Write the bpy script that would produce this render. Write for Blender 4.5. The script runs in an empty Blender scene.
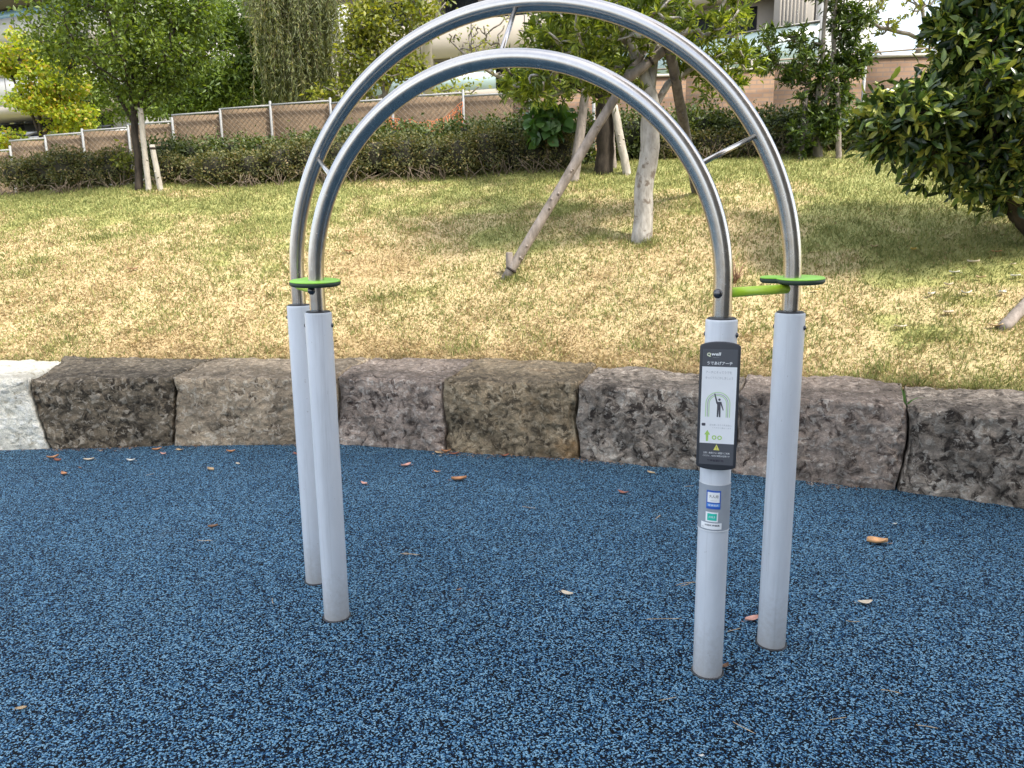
import bpy, bmesh, math, random
import numpy as np
from mathutils import Vector, Matrix

sc = bpy.context.scene
COL = sc.collection
PI = math.pi
rad = math.radians
F, CX, CY, H = 740.0, 512.0, 384.0, 1.5

# ------------------------------------------------------------------ camera
R = np.array([[0.9999159415842289, 0.012965715010168941, 0.0],
              [-0.002443444036590219, 0.18843840410183774, -0.9820819708358323],
              [-0.012733394950482448, 0.9819994185812064, 0.18845424526714022]])
cam_d = bpy.data.cameras.new('camera')
cam_d.sensor_width = 36.0
cam_d.lens = F / 1024 * 36.0
cam_d.clip_start = 0.05
cam_d.clip_end = 1500
cam = bpy.data.objects.new('camera', cam_d)
M4 = Matrix([list(R[i]) + [(0, 0, H)[i]] for i in range(3)] + [[0, 0, 0, 1]])
cam.matrix_world = M4
COL.objects.link(cam)
sc.camera = cam


def ray(x, y):
    return R @ np.array([(x - CX) / F, -(y - CY) / F, -1.0])


def at(x, y, Y):
    r = ray(x, y)
    return np.array([0, 0, H]) + r * (Y / r[1])


def on_z(x, y, z):
    r = ray(x, y)
    return np.array([0, 0, H]) + r * ((z - H) / r[2])


# ------------------------------------------------------------------ noise
def _hash(ix, iy, iz, seed):
    h = (ix.astype(np.int64) * 374761393 + iy.astype(np.int64) * 668265263
         + iz.astype(np.int64) * 2147483647 + seed * 144665) & 0xFFFFFFFF
    h = ((h ^ (h >> 13)) * 1274126177) & 0xFFFFFFFF
    h = ((h ^ (h >> 15)) * 2246822519) & 0xFFFFFFFF
    return ((h ^ (h >> 16)) & 0xFFFFFF) / float(0xFFFFFF)


def vnoise(P, seed=0):
    P = np.asarray(P, float)
    I = np.floor(P).astype(np.int64)
    f = P - I
    f = f * f * (3 - 2 * f)
    out = 0
    for dx in (0, 1):
        for dy in (0, 1):
            for dz in (0, 1):
                w = (f[:, 0] if dx else 1 - f[:, 0]) * (f[:, 1] if dy else 1 - f[:, 1]) * (f[:, 2] if dz else 1 - f[:, 2])
                out = out + w * _hash(I[:, 0] + dx, I[:, 1] + dy, I[:, 2] + dz, seed)
    return out * 2 - 1


def fbm(P, octaves=4, seed=0, gain=0.5):
    P = np.asarray(P, float)
    a, s, t = 1.0, 0.0, 0.0
    for o in range(octaves):
        s = s + a * vnoise(P * (2.03 ** o) + o * 17.3, seed + o)
        t += a
        a *= gain
    return s / t


# ------------------------------------------------------------------ objects
def link(o, parent=None):
    COL.objects.link(o)
    if parent is not None:
        o.parent = parent
    return o


def mesh_obj(name, V, Fc, mat, parent=None, smooth=False, origin=None):
    """V (n,3) world coords; Fc list of tuples or an (m,k) int array."""
    V = np.asarray(V, np.float32)
    if origin is not None:
        V = V - np.asarray(origin, np.float32)
    me = bpy.data.meshes.new(name)
    me.vertices.add(len(V))
    me.vertices.foreach_set('co', V.ravel())
    if isinstance(Fc, np.ndarray):
        m, k = Fc.shape
        me.loops.add(m * k)
        me.loops.foreach_set('vertex_index', Fc.astype(np.int32).ravel())
        me.polygons.add(m)
        me.polygons.foreach_set('loop_start', np.arange(0, m * k, k, dtype=np.int32))
    else:
        tot = [len(f) for f in Fc]
        me.loops.add(sum(tot))
        me.loops.foreach_set('vertex_index', np.array([i for f in Fc for i in f], np.int32))
        me.polygons.add(len(Fc))
        me.polygons.foreach_set('loop_start', np.array(np.concatenate([[0], np.cumsum(tot)[:-1]]), np.int32))
    me.update(calc_edges=True)
    if smooth:
        me.polygons.foreach_set('use_smooth', np.ones(len(me.polygons), bool))
    me.materials.append(mat)
    o = bpy.data.objects.new(name, me)
    if origin is not None:
        o.location = origin
    return link(o, parent)


def tag(o, label=None, cat=None, group=None, kind=None):
    if label:
        o['label'] = label
    if cat:
        o['category'] = cat
    if group:
        o['group'] = group
    if kind:
        o['kind'] = kind
    return o


def thing(name, label, cat, loc=(0, 0, 0), group=None):
    o = bpy.data.objects.new(name, None)
    o.empty_display_size = 0.1
    o.location = loc
    link(o)
    return tag(o, label, cat, group)


def part(name, mb, mat, parent, smooth=False):
    """mb in world coordinates; the parent Empty is only translated."""
    loc = np.array(parent.matrix_basis.translation) if parent is not None else np.zeros(3)
    p = parent
    tot = np.zeros(3)
    while p is not None:
        tot += np.array(p.matrix_basis.translation)
        p = p.parent
    V, Fc = mb.out()
    return mesh_obj(name, V - tot.astype(np.float32), Fc, mat, parent, smooth)


class MB:
    def __init__(self):
        self.v, self.f, self.n = [], [], 0

    def add(self, V, Fc):
        V = np.asarray(V, float)
        self.v.append(V)
        self.f += [tuple(int(i) + self.n for i in f) for f in Fc]
        self.n += len(V)
        return self

    def out(self):
        return np.concatenate(self.v), self.f

    def box(self, c, size, ax=None):
        """c centre, size full lengths, ax optional 3 row axes"""
        ax = np.eye(3) if ax is None else np.asarray(ax)
        s = np.array(size) / 2
        V = [np.array(c) + (np.array(k) * s) @ ax for k in
             [(-1, -1, -1), (1, -1, -1), (1, 1, -1), (-1, 1, -1), (-1, -1, 1), (1, -1, 1), (1, 1, 1), (-1, 1, 1)]]
        return self.add(V, [(3, 2, 1, 0), (4, 5, 6, 7), (0, 1, 5, 4), (1, 2, 6, 5), (2, 3, 7, 6), (3, 0, 4, 7)])

    def tube(self, P, r, n=10, cap=True):
        P = np.asarray(P, float)
        r = np.broadcast_to(np.asarray(r, float), (len(P),))
        T = np.gradient(P, axis=0)
        T /= np.linalg.norm(T, axis=1)[:, None] + 1e-12
        ref = np.array([0, 0, 1.0]) if abs(T[0][2]) < 0.9 else np.array([0, 1.0, 0])
        A = np.cross(T[0], ref)
        A /= np.linalg.norm(A)
        V = []
        th = np.linspace(0, 2 * PI, n, endpoint=False)
        for i in range(len(P)):
            A = A - T[i] * (A @ T[i])
            A /= np.linalg.norm(A) + 1e-12
            B = np.cross(T[i], A)
            V.append(P[i] + r[i] * (np.cos(th)[:, None] * A + np.sin(th)[:, None] * B))
        Fc = []
        for i in range(len(P) - 1):
            for j in range(n):
                k = (j + 1) % n
                Fc.append((i * n + j, i * n + k, (i + 1) * n + k, (i + 1) * n + j))
        if cap:
            Fc.append(tuple(range(n))[::-1])
            Fc.append(tuple((len(P) - 1) * n + j for j in range(n)))
        return self.add(np.concatenate(V), Fc)

    def lathe(self, prof, c=(0, 0, 0), n=32):
        th = np.linspace(0, 2 * PI, n, endpoint=False)
        V = []
        for (r, z) in prof:
            V.append(np.stack([c[0] + r * np.cos(th), c[1] + r * np.sin(th), np.full(n, c[2] + z)], 1))
        Fc = []
        for i in range(len(prof) - 1):
            for j in range(n):
                k = (j + 1) % n
                Fc.append((i * n + j, i * n + k, (i + 1) * n + k, (i + 1) * n + j))
        Fc.append(tuple(range(n))[::-1])
        Fc.append(tuple((len(prof) - 1) * n + j for j in range(n)))
        return self.add(np.concatenate(V), Fc)

    def prism(self, poly, w, origin, U, Vv, N):
        """2-D outline poly in (U,Vv) extruded along N from 0 to w"""
        O, U, Vv, N = map(np.asarray, (origin, U, Vv, N))
        n = len(poly)
        a = [O + U * p[0] + Vv * p[1] for p in poly]
        b = [q + N * w for q in a]
        Fc = [tuple(range(n))[::-1], tuple(range(n, 2 * n))]
        Fc += [(i, (i + 1) % n, n + (i + 1) % n, n + i) for i in range(n)]
        return self.add(a + b, Fc)


def bevel(o, w=0.004, seg=2):
    m = o.modifiers.new('bevel', 'BEVEL')
    m.width = w
    m.segments = seg
    m.limit_method = 'ANGLE'
    return o


# ------------------------------------------------------------------ materials
def new_mat(name):
    m = bpy.data.materials.new(name)
    m.use_nodes = True
    nt = m.node_tree
    b = nt.nodes['Principled BSDF']
    return m, nt, b


def nd(nt, t, **kw):
    n = nt.nodes.new(t)
    for k, v in kw.items():
        if k in n.inputs:
            n.inputs[k].default_value = v
        else:
            setattr(n, k, v)
    return n


def ramp(nt, stops, interp='LINEAR'):
    n = nt.nodes.new('ShaderNodeValToRGB')
    e = n.color_ramp.elements
    while len(e) < len(stops):
        e.new(0.5)
    n.color_ramp.interpolation = interp
    for i, (p, c) in enumerate(stops):
        e[i].position = p
        e[i].color = (c[0], c[1], c[2], 1) if not np.isscalar(c) else (c, c, c, 1)
    return n


def mixc(nt, a, b, f, mode='MIX'):
    n = nt.nodes.new('ShaderNodeMix')
    n.data_type = 'RGBA'
    n.blend_type = mode
    for sock, v in ((n.inputs[0], f), (n.inputs[6], a), (n.inputs[7], b)):
        if isinstance(v, bpy.types.NodeSocket):
            nt.links.new(v, sock)
        elif np.isscalar(v):
            sock.default_value = v
        else:
            sock.default_value = (v[0], v[1], v[2], 1)
    return n.outputs[2]


def noise_tex(nt, scale, detail=4, rough=0.55, vec=None, dist=0.0):
    n = nd(nt, 'ShaderNodeTexNoise')
    n.inputs['Scale'].default_value = scale
    n.inputs['Detail'].default_value = detail
    n.inputs['Roughness'].default_value = rough
    n.inputs['Distortion'].default_value = dist
    if vec is not None:
        nt.links.new(vec, n.inputs['Vector'])
    return n


def coord(nt, kind='Object', scale=None):
    t = nt.nodes.new('ShaderNodeTexCoord')
    o = t.outputs[kind]
    if scale:
        m = nt.nodes.new('ShaderNodeMapping')
        m.inputs['Scale'].default_value = scale
        nt.links.new(o, m.inputs['Vector'])
        o = m.outputs[0]
    return o


def bump(nt, b, h, strength=0.4, dist=0.01):
    n = nd(nt, 'ShaderNodeBump')
    n.inputs['Strength'].default_value = strength
    n.inputs['Distance'].default_value = dist
    nt.links.new(h, n.inputs['Height'])
    nt.links.new(n.outputs[0], b.inputs['Normal'])


def plain(name, col, rough=0.5, metal=0.0, var=0.12, scale=20, bmp=0.0):
    m, nt, b = new_mat(name)
    v = coord(nt)
    n = noise_tex(nt, scale, 4, 0.6, v)
    c = np.array(col)
    r = ramp(nt, [(0.3, c * (1 - var)), (0.7, np.minimum(c * (1 + var), 1))])
    nt.links.new(n.outputs[0], r.inputs[0])
    nt.links.new(r.outputs[0], b.inputs['Base Color'])
    b.inputs['Roughness'].default_value = rough
    b.inputs['Metallic'].default_value = metal
    if bmp:
        bump(nt, b, n.outputs[0], bmp, 0.005)
    return m


def leaf_mat(name, stops, rough=0.45, trans=0.35, spec=0.5, posscale=1.2):
    m, nt, b = new_mat(name)
    g = nt.nodes.new('ShaderNodeNewGeometry')
    v = coord(nt)
    n = noise_tex(nt, posscale, 3, 0.6, v)
    # random per leaf, shifted by clump
    ma = nd(nt, 'ShaderNodeMath', operation='MULTIPLY_ADD')
    nt.links.new(n.outputs[0], ma.inputs[0])
    ma.inputs[1].default_value = 0.7
    ma.inputs[2].default_value = -0.35
    ad = nd(nt, 'ShaderNodeMath', operation='ADD', use_clamp=True)
    nt.links.new(g.outputs['Random Per Island'], ad.inputs[0])
    nt.links.new(ma.outputs[0], ad.inputs[1])
    r = ramp(nt, stops)
    nt.links.new(ad.outputs[0], r.inputs[0])
    nt.links.new(r.outputs[0], b.inputs['Base Color'])
    b.inputs['Roughness'].default_value = rough
    b.inputs['Specular IOR Level'].default_value = spec
    if trans > 0:
        t = nd(nt, 'ShaderNodeBsdfTranslucent')
        tc = mixc(nt, r.outputs[0], (1.0, 0.95, 0.35), 1.0, 'MULTIPLY')
        tg = mixc(nt, tc, (1.6, 1.6, 1.3), 1.0, 'MULTIPLY')
        nt.links.new(tg, t.inputs['Color'])
        mx = nd(nt, 'ShaderNodeMixShader')
        mx.inputs[0].default_value = trans
        nt.links.new(b.outputs[0], mx.inputs[1])
        nt.links.new(t.outputs[0], mx.inputs[2])
        nt.links.new(mx.outputs[0], nt.nodes['Material Output'].inputs['Surface'])
    return m


def bark_mat(name, c1, c2, scale=14, patches=None, bmp=0.5):
    m, nt, b = new_mat(name)
    v = coord(nt, 'Object', (1, 1, 0.35))
    n = noise_tex(nt, scale, 6, 0.65, v)
    r = ramp(nt, [(0.32, c1), (0.68, c2)])
    nt.links.new(n.outputs[0], r.inputs[0])
    col = r.outputs[0]
    if patches:
        n2 = noise_tex(nt, patches[1], 4, 0.6, coord(nt))
        r2 = ramp(nt, [(patches[2], 0.0), (patches[2] + 0.08, 1.0)])
        nt.links.new(n2.outputs[0], r2.inputs[0])
        col = mixc(nt, col, patches[0], r2.outputs[0])
    nt.links.new(col, b.inputs['Base Color'])
    b.inputs['Roughness'].default_value = 0.9
    b.inputs['Specular IOR Level'].default_value = 0.2
    bump(nt, b, n.outputs[0], bmp, 0.02)
    return m


# rubber granules
def rubber_mat():
    m, nt, b = new_mat('blue_rubber_granules')
    v = coord(nt)
    w = noise_tex(nt, 90, 2, 0.5, v)
    vm = nd(nt, 'ShaderNodeVectorMath', operation='MULTIPLY_ADD')
    nt.links.new(w.outputs['Color'], vm.inputs[0])
    vm.inputs[1].default_value = (0.006, 0.006, 0.006)
    nt.links.new(v, vm.inputs[2])
    vo = nd(nt, 'ShaderNodeTexVoronoi')
    vo.inputs['Scale'].default_value = 205
    nt.links.new(vm.outputs[0], vo.inputs['Vector'])
    sep = nd(nt, 'ShaderNodeSeparateColor')
    nt.links.new(vo.outputs['Color'], sep.inputs[0])
    big = noise_tex(nt, 0.9, 3, 0.6, v)
    mid = noise_tex(nt, 14, 3, 0.6, v)
    a = nd(nt, 'ShaderNodeMath', operation='MULTIPLY_ADD')
    nt.links.new(big.outputs[0], a.inputs[0]); a.inputs[1].default_value = 0.22; a.inputs[2].default_value = -0.11
    a2 = nd(nt, 'ShaderNodeMath', operation='MULTIPLY_ADD')
    nt.links.new(mid.outputs[0], a2.inputs[0]); a2.inputs[1].default_value = 0.14; a2.inputs[2].default_value = -0.07
    s1 = nd(nt, 'ShaderNodeMath', operation='ADD'); nt.links.new(a.outputs[0], s1.inputs[0]); nt.links.new(a2.outputs[0], s1.inputs[1])
    s2 = nd(nt, 'ShaderNodeMath', operation='ADD', use_clamp=True); nt.links.new(s1.outputs[0], s2.inputs[0]); nt.links.new(sep.outputs[0], s2.inputs[1])
    r = ramp(nt, [(0.0, (0.002, 0.003, 0.004)), (0.42, (0.003, 0.005, 0.009)), (0.48, (0.006, 0.022, 0.052)),
                  (0.60, (0.014, 0.060, 0.138)), (0.72, (0.070, 0.195, 0.325)), (1.0, (0.25, 0.43, 0.54))])
    nt.links.new(s2.outputs[0], r.inputs[0])
    dn = noise_tex(nt, 2.3, 6, 0.7, v)
    dr = ramp(nt, [(0.60, 0.0), (0.80, 0.16)])
    nt.links.new(dn.outputs[0], dr.inputs[0])
    cc = mixc(nt, r.outputs[0], (0.17, 0.15, 0.12), dr.outputs[0])
    nt.links.new(cc, b.inputs['Base Color'])
    b.inputs['Roughness'].default_value = 0.75
    b.inputs['Specular IOR Level'].default_value = 0.12
    inv = nd(nt, 'ShaderNodeMath', operation='SUBTRACT'); inv.inputs[0].default_value = 1.0
    nt.links.new(vo.outputs['Distance'], inv.inputs[1])
    hh = nd(nt, 'ShaderNodeMath', operation='MULTIPLY_ADD')
    nt.links.new(sep.outputs[1], hh.inputs[0]); hh.inputs[1].default_value = 0.8
    nt.links.new(inv.outputs[0], hh.inputs[2])
    bump(nt, b, hh.outputs[0], 0.9, 0.004)
    return m


def stone_mat(name, dark, light, lichen, f0=0.45, moss=(0.06, 0.055, 0.045), warm=None, top=0.6, big=0.5):
    m, nt, b = new_mat(name)
    v = coord(nt)
    n1 = noise_tex(nt, 13, 8, 0.66, v, 0.9)
    n2 = noise_tex(nt, 24, 7, 0.66, v, 0.6)
    n3 = noise_tex(nt, 3.2, 4, 0.6, v)
    n4 = noise_tex(nt, 2.4, 5, 0.62, v, 0.5)
    st = noise_tex(nt, 9, 4, 0.6, coord(nt, 'Object', (1, 1, 0.14)))
    r1 = ramp(nt, [(f0 - 0.06, dark), (f0 + 0.07, light)])
    nt.links.new(n1.outputs[0], r1.inputs[0])
    r2 = ramp(nt, [(0.54, 0.0), (0.575, 0.85)])
    nt.links.new(n2.outputs[0], r2.inputs[0])
    c = mixc(nt, r1.outputs[0], lichen, r2.outputs[0])
    r3 = ramp(nt, [(0.56, 0.0), (0.72, 0.4)])
    nt.links.new(st.outputs[0], r3.inputs[0])
    c = mixc(nt, c, moss, r3.outputs[0])
    if warm:
        r4 = ramp(nt, [(0.55, 0.0), (0.68, 0.55)])
        nt.links.new(n3.outputs[0], r4.inputs[0])
        c = mixc(nt, c, warm, r4.outputs[0])
    # weathered crust on the upper faces
    g = nt.nodes.new('ShaderNodeNewGeometry')
    sx = nd(nt, 'ShaderNodeSeparateXYZ')
    nt.links.new(g.outputs['True Normal'], sx.inputs[0])
    r5 = ramp(nt, [(0.45, 0.0), (0.8, top)])
    nt.links.new(sx.outputs[2], r5.inputs[0])
    rt = ramp(nt, [(0.4, np.array(moss) * 0.8), (0.66, np.array(light) * 0.6)])
    nt.links.new(n2.outputs[0], rt.inputs[0])
    c = mixc(nt, c, rt.outputs[0], r5.outputs[0])
    r6 = ramp(nt, [(0.36, big), (0.62, 1.22)])
    nt.links.new(n4.outputs[0], r6.inputs[0])
    c = mixc(nt, c, r6.outputs[0], 1.0, 'MULTIPLY')
    fine = noise_tex(nt, 110, 3, 0.7, v)
    rf = ramp(nt, [(0.3, 0.72), (0.7, 1.2)])
    nt.links.new(fine.outputs[0], rf.inputs[0])
    c = mixc(nt, c, rf.outputs[0], 1.0, 'MULTIPLY')
    nt.links.new(c, b.inputs['Base Color'])
    b.inputs['Roughness'].default_value = 0.88
    b.inputs['Specular IOR Level'].default_value = 0.25
    ad = nd(nt, 'ShaderNodeMath', operation='ADD')
    nt.links.new(n1.outputs[0], ad.inputs[0])
    nt.links.new(n2.outputs[0], ad.inputs[1])
    bump(nt, b, ad.outputs[0], 1.0, 0.03)
    return m


M = {}
M['rubber'] = rubber_mat()
M['stone_brown'] = stone_mat('weathered_brown_stone', (0.050, 0.040, 0.028), (0.24, 0.195, 0.135), (0.42, 0.37, 0.29), 0.47)
M['stone_tan'] = stone_mat('weathered_tan_stone', (0.075, 0.055, 0.038), (0.43, 0.345, 0.24), (0.62, 0.54, 0.42), 0.40, big=0.62)
M['stone_pink'] = stone_mat('weathered_pinkish_stone', (0.078, 0.055, 0.045), (0.40, 0.32, 0.26), (0.56, 0.49, 0.42), 0.42)
M['stone_grey'] = stone_mat('weathered_grey_stone', (0.065, 0.051, 0.042), (0.40, 0.335, 0.27), (0.57, 0.51, 0.43), 0.46)
M['stone_ochre'] = stone_mat('ochre_stone', (0.10, 0.078, 0.050), (0.35, 0.275, 0.175), (0.47, 0.39, 0.27), 0.45, warm=(0.33, 0.19, 0.075))
M['stone_white'] = stone_mat('pale_granite', (0.40, 0.37, 0.28), (0.72, 0.70, 0.60), (0.80, 0.79, 0.72), 0.40, moss=(0.26, 0.22, 0.15), top=0.4, big=0.8)
M['soil'] = plain('soil', (0.09, 0.07, 0.05), 0.95, var=0.4, scale=8, bmp=0.4)


# ------------------------------------------------------------------ lawn relief
WX = np.array([-60, -14, -6.0, -4.5, -3.6, -2.9, -1.52, -0.56, 0.62, 1.65, 2.66, 3.27, 4.2, 6.0, 10.0, 60])
WY = np.array([6.50, 6.50, 6.45, 6.42, 6.42, 6.42, 6.46, 6.32, 5.78, 5.26, 4.92, 4.64, 4.25, 3.55, 2.2, -15])


def y_near(x):
    return np.interp(x, WX, WY)


def hill(x, y):
    x = np.asarray(x, float)
    y = np.asarray(y, float)
    yn = y_near(x)
    yf = np.interp(x, [-30, -8, -1, 4.7, 12], [12.4, 11.4, 10.85, 10.5, 10.4])
    zf = np.interp(x, [-30, -8, -1, 4.7, 12], [1.7, 2.32, 2.43, 2.66, 2.75])
    t = (y - yn) / (yf - yn)
    tc = np.clip(t, 0, 1)
    z = 0.50 + (zf - 0.50) * (tc + 0.06 * np.sin(tc * PI))
    z = z + np.clip(t - 1, 0, 6) * 0.12
    z = z + np.where(t < 0, np.maximum(t, -0.1) * 0.2, 0)
    P = np.stack([x, y, np.zeros_like(x)], -1).reshape(-1, 3)
    nz = fbm(P * 0.55, 3, 5).reshape(x.shape)
    z = z + nz * 0.06 * np.clip(t * 4, 0, 1)
    return z


def on_hill(px, py, y0=4.0):
    r = ray(px, py)
    for Y in np.arange(y0, 14, 0.01):
        p = np.array([0, 0, H]) + r * (Y / r[1])
        if Y > y_near(p[0]) and p[2] <= float(hill(p[0:1], p[1:2])[0]):
            return np.array([p[0], p[1], float(hill(p[0:1], p[1:2])[0])])
    return at(px, py, 12.0)


def lawn_tone(P):
    """share of living green (0 straw .. 1 green) in the sward"""
    t = (P[:, 1] - y_near(P[:, 0])) / 5.0
    Q = np.stack([P[:, 0], P[:, 1], np.zeros(len(P))], 1)
    n = fbm(Q * np.array([0.7, 1.1, 1]), 4, 11, 0.6)
    n2 = fbm(Q * 3.5, 3, 23)
    side = np.clip((P[:, 0] - 1.5) / 2.0, 0, 1) * 0.16
    return np.clip(0.17 + 0.75 * np.clip(t, 0, 1) ** 0.85 + 0.60 * n + 0.32 * n2 + side, 0.03, 0.93)


def lawn_mats():
    out = []
    for nm in ('turf', 'grass_blades'):
        m, nt, b = new_mat(nm)
        at_ = nd(nt, 'ShaderNodeAttribute', attribute_name='tone')
        dry = ramp(nt, [(0.0, (0.44, 0.33, 0.175)), (0.35, (0.55, 0.435, 0.24)), (0.50, (0.50, 0.415, 0.21)), (0.56, (0.40, 0.385, 0.145)),
                        (0.8, (0.265, 0.285, 0.10)), (1.0, (0.17, 0.21, 0.065))])
        nt.links.new(at_.outputs['Fac'], dry.inputs[0])
        c = dry.outputs[0]
        v = coord(nt)
        n = noise_tex(nt, 60 if nm == 'turf' else 3, 5, 0.7, v)
        r = ramp(nt, [(0.3, 0.78 if nm == 'turf' else 0.9), (0.7, 1.15)])
        nt.links.new(n.outputs[0], r.inputs[0])
        c = mixc(nt, c, r.outputs[0], 1.0, 'MULTIPLY')
        nt.links.new(c, b.inputs['Base Color'])
        b.inputs['Roughness'].default_value = 0.8
        b.inputs['Specular IOR Level'].default_value = 0.2
        if nm == 'turf':
            bump(nt, b, n.outputs[0], 0.6, 0.02)
        else:
            t = nd(nt, 'ShaderNodeBsdfTranslucent')
            nt.links.new(c, t.inputs['Color'])
            mx = nd(nt, 'ShaderNodeMixShader')
            mx.inputs[0].default_value = 0.3
            nt.links.new(b.outputs[0], mx.inputs[1])
            nt.links.new(t.outputs[0], mx.inputs[2])
            nt.links.new(mx.outputs[0], nt.nodes['Material Output'].inputs['Surface'])
        out.append(m)
    return out


M['turf'], M['blades'] = lawn_mats()


def set_tone(o, val, domain='POINT'):
    a = o.data.attributes.new('tone', 'FLOAT', domain)
    a.data.foreach_set('value', np.asarray(val, np.float32))


def build_ground():
    # wide terrain out to the horizon
    g = MB()
    g.add([(-600, -600, -0.06), (600, -600, -0.06), (600, 600, -0.06), (-600, 600, -0.06)], [(0, 1, 2, 3)])
    tag(part('ground', g, M['soil'], None), kind='structure')
    # lawn bank
    xs = np.unique(np.concatenate([np.linspace(-60, -14, 12), np.linspace(-14, 9, 185), np.linspace(9, 40, 12)]))
    ts = np.unique(np.concatenate([[0.0], np.linspace(0, 1, 60), np.linspace(1, 1.6, 8), np.linspace(1.6, 8, 8)]))
    X, T = np.meshgrid(xs, ts, indexing='ij')
    yn = y_near(X)
    yf = np.interp(X, [-30, -8, -1, 4.7, 12], [12.4, 11.4, 10.85, 10.5, 10.4])
    Y = yn + (yf - yn) * T
    Z = hill(X, Y)
    # front skirt behind the stones
    X = np.concatenate([X[:, :1], X], 1)
    Y = np.concatenate([Y[:, :1] + 0.02, Y], 1)
    Z = np.concatenate([np.full((len(xs), 1), -0.3), Z], 1)
    nx, ny = X.shape
    V = np.stack([X, Y, Z], -1).reshape(-1, 3)
    i, j = np.meshgrid(np.arange(nx - 1), np.arange(ny - 1), indexing='ij')
    q = (i * ny + j).ravel()
    Fc = np.stack([q, q + ny, q + ny + 1, q + 1], 1)
    o = mesh_obj('lawn', V, Fc, M['turf'], None, True)
    set_tone(o, lawn_tone(V) * 0.75)
    tag(o, kind='structure')
    # rubber sheet, its far edge tucked under the stones
    xs = np.linspace(-14, 9, 120)
    fy = y_near(xs) - 0.35
    V, Fc = [], []
    for k, x in enumerate(xs):
        V += [(x, -9, 0.0), (x, fy[k], 0.0)]
    for k in range(len(xs) - 1):
        Fc.append((2 * k, 2 * k + 2, 2 * k + 3, 2 * k + 1))
    o = mesh_obj('playground_surface', V, Fc, M['rubber'])
    tag(o, kind='structure')


build_ground()


def build_grass(n=430000):
    rng = np.random.default_rng(7)
    x = rng.uniform(-9.5, 7.2, int(n * 2.2))
    t = rng.uniform(0, 1, len(x)) ** 1.5
    yn = y_near(x)
    y = yn - 0.03 + (11.6 - yn) * t
    vis = (np.abs(x) < (y * 0.72 + 0.7))
    x, y = x[vis][:n - 26000], y[vis][:n - 26000]
    n0 = len(x)
    # ragged fringe leaning over the stones
    fx = rng.uniform(-6.5, 4.2, 16000)
    fy = y_near(fx) + np.abs(rng.normal(0, 0.045, len(fx))) - 0.02
    fx, fy = fx[fbm(np.stack([fx * 4, fy * 0, fx * 0], 1), 2, 71) > -0.15], fy[fbm(np.stack([fx * 4, fy * 0, fx * 0], 1), 2, 71) > -0.15]
    # coarser green tufts
    spots = [(641, 246), (632, 243), (650, 245), (507, 281), (515, 282), (462, 347), (468, 350), (105, 236), (98, 240), (228, 204), (20, 275), (40, 262), (700, 205), (560, 215),
             (690, 355), (780, 360), (930, 340), (880, 372), (950, 300), (640, 345), (540, 340), (380, 300), (250, 250), (420, 230), (830, 230), (760, 330), (160, 330), (60, 345)]
    cs = np.array([on_hill(*q)[:2] for q in spots])
    cs = np.repeat(cs, 130, axis=0) + rng.normal(size=(len(cs) * 130, 2)) * np.array([0.09, 0.06])
    ok = cs[:, 1] > y_near(cs[:, 0])
    cs = cs[ok]
    x = np.concatenate([x, fx, cs[:, 0]]); y = np.concatenate([y, fy, cs[:, 1]])
    n = len(x)
    kind = np.concatenate([np.zeros(n0), np.ones(len(fx)), np.full(len(cs), 2)])
    P = np.stack([x, y, hill(x, y)], 1)
    tone = lawn_tone(P)
    clump = fbm(np.stack([x * 7, y * 7, 0 * x], 1), 2, 41)
    green = (rng.uniform(0, 1, n) < tone) | (kind == 2)
    L = np.where(green, rng.uniform(0.022, 0.055, n), rng.uniform(0.02, 0.05, n)) * (1 + 0.5 * clump)
    L = np.where((rng.uniform(0, 1, n) < 0.012) & green, L * 1.9, L)
    L = np.where(kind > 0, L * 1.55, L)
    az = rng.uniform(0, 2 * PI, n)
    lean = np.where(green, rng.uniform(0.15, 1.0, n), rng.uniform(0.5, 1.45, n))
    D = np.stack([np.sin(lean) * np.cos(az), np.sin(lean) * np.sin(az), np.cos(lean)], 1)
    S = np.stack([-np.sin(az), np.cos(az), 0 * az], 1)
    az2 = rng.uniform(0, 2 * PI, n)
    S = S * 0.6 + np.stack([np.cos(az2), np.sin(az2), 0 * az], 1) * 0.4
    w = rng.uniform(0.0018, 0.0042, n) * (0.8 + P[:, 1] / 9)
    P[:, 2] -= 0.003
    mid = P + D * (L * 0.55)[:, None] + np.array([0, 0, 1]) * (L * 0.06)[:, None]
    tip = P + D * L[:, None] - np.array([0, 0, 1]) * (L * 0.12 * lean)[:, None]
    V = np.stack([P - S * w[:, None], P + S * w[:, None], mid + S * (w * 0.8)[:, None], tip, mid - S * (w * 0.8)[:, None]], 1).reshape(-1, 3)
    k = np.arange(n) * 5
    Fc = np.stack([k, k + 1, k + 2, k + 3, k + 4], 1)
    o = mesh_obj('grass', V, Fc, M['blades'])
    tv = np.where(green, rng.uniform(0.56, 1.0, n), rng.uniform(0.0, 0.52, n))
    set_tone(o, tv, 'FACE')
    tag(o, 'short half dry lawn grass on the bank above the stones', 'grass', kind='stuff')


build_grass()

# ------------------------------------------------------------------ stones
STONE_TOP = 0.53
BASE = [(-4.95, 5.36), (-3.50, 5.43), (-2.60, 5.475), (-1.35, 5.475), (-0.50, 5.215), (0.445, 4.995), (1.425, 4.615), (2.31, 4.225), (3.35, 3.66)]
BNRM = []
for _k in range(len(BASE)):
    _a, _b = np.array(BASE[max(_k - 1, 0)]), np.array(BASE[min(_k + 1, len(BASE) - 1)])
    _u = (_b - _a) / np.linalg.norm(_b - _a)
    BNRM.append(np.array([-_u[1], _u[0]]))
BNRM[1] = np.array([-0.28, 0.96])


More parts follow.
